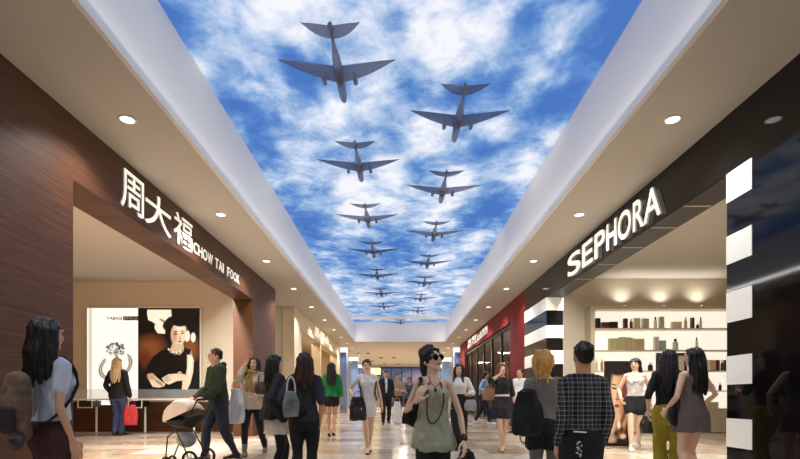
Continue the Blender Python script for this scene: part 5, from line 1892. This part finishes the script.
# ------------------------------------------------------------------ standing poster and mirror in the right shop
t = thing('portrait_stand', 'framed floor poster with a close-up face beside the shop shelves', 'poster', tuple(at(604.5, 397, 10.2)))
t.location.z = 0
w_, h_ = 24.5 * 10.2 / F, (HC + (VY - 361) * 10.2 / F)
fb = MB()
fb.box((0, -.03, .001), (.035, .03, h_)).box((w_ - .035, -.03, .001), (w_, .03, h_)).box((.035, -.03, h_ - .04), (w_ - .035, .03, h_)).box((.035, -.03, .001), (w_ - .035, .03, .06))
fb.build('frame', M_blackm, t)
Lp = [('e', 60, 60, 80, 60, 0, (22, 12, 12), .3), ('e', 90, 175, 36, 108, 0, (206, 150, 108), .08), ('e', 70, 190, 20, 80, 0, (232, 190, 150), .6), ('e', 118, 180, 16, 80, 0, (110, 58, 40), .6),
      ('e', 90, 62, 44, 36, -8, (20, 12, 12), .15), ('e', 34, 120, 16, 80, 0, (20, 12, 12), .2), ('e', 36, 220, 18, 60, 0, (96, 24, 20), .5), ('e', 60, 330, 34, 60, 10, (216, 176, 136), .3),
      ('e', 68, 160, 12, 4.5, 14, (14, 8, 8), .3), ('e', 104, 150, 12, 4.5, -14, (14, 8, 8), .3), ('e', 66, 142, 15, 3, 16, (30, 16, 14), .4), ('e', 106, 134, 15, 3, -16, (30, 16, 14), .4),
      ('e', 84, 195, 5, 26, 4, (172, 116, 82), .7), ('e', 82, 214, 9, 4, 0, (120, 66, 50), .5), ('e', 80, 246, 13, 8, -4, (168, 26, 34), .3),
      ('e', 100, 330, 26, 66, 12, (196, 140, 96), .25), ('e', 84, 296, 14, 40, -20, (224, 176, 134), .3), ('e', 112, 300, 9, 50, 20, (120, 66, 40), .4), ('e', 96, 372, 22, 26, 0, (120, 60, 44), .5),
      ('e', 90, 340, 8, 18, 0, (240, 226, 200), .3), ('e', 104, 362, 7, 12, 0, (60, 20, 18), .4), ('e', 76, 382, 10, 14, 0, (64, 24, 22), .4), ('e', 110, 395, 14, 12, 0, (226, 190, 150), .4),
      ('e', 52, 410, 22, 20, 0, (196, 160, 120), .5)]
img = paint(Lp, 28, 34, 134, 430, 60, 200, (36, 18, 16))
print_panel('poster_sheet', img, w_ - .06, h_ - .09, attr_material('glowing_portrait_print', emit=.8), t, (.03, -.012, .055), .03)  # ordinary print; glow added to brighten the sheet
t = thing('standing_mirror', 'tall black framed floor mirror behind the woman in yellow trousers', 'mirror', tuple(at(656.5, 397, 8.9)))
t.location.z = 0
w_, h_ = 30 * 8.9 / F, (HC + (VY - 353) * 8.9 / F)
fb = MB()
fb.box((0, -.03, .001), (.04, .03, h_)).box((w_ - .04, -.03, .001), (w_, .03, h_)).box((.04, -.03, h_ - .05), (w_ - .04, .03, h_)).box((.04, -.03, .001), (w_ - .04, .03, .06))
fb.build('frame', M_blackm, t)
MB().box((.035, -.012, .055), (w_ - .035, .012, h_ - .045)).build('mirror_glass', mat('mirror_silver', (235, 238, 236), rough=.02, metal=1.0), t)

# ------------------------------------------------------------------ world, camera, view
wd = bpy.data.worlds.new('world')
scene.world = wd
wd.use_nodes = True
wd.node_tree.nodes['Background'].inputs[0].default_value = (.5, .6, .75, 1)
wd.node_tree.nodes['Background'].inputs[1].default_value = .3

cam = bpy.data.cameras.new('camera')
cam.lens = 36 * F / 800
cam.shift_x = 0.0
cam.shift_y = (VY - 229.5) / 800
cam.clip_end = 200
co = bpy.data.objects.new('camera', cam)
COL.objects.link(co)
co.location = (0, 0, HC)
co.rotation_euler = (PI / 2, 0, 0)
scene.camera = co
scene.view_settings.view_transform = 'Standard'
scene.view_settings.look = 'None'
scene.view_settings.exposure = 0.0
scene.view_settings.gamma = 1
scene.view_settings.use_curve_mapping = False
scene.cycles.max_bounces = 10
scene.cycles.diffuse_bounces = 5
scene.cycles.glossy_bounces = 4
scene.cycles.sample_clamp_indirect = 4
scene.cycles.use_denoising = True
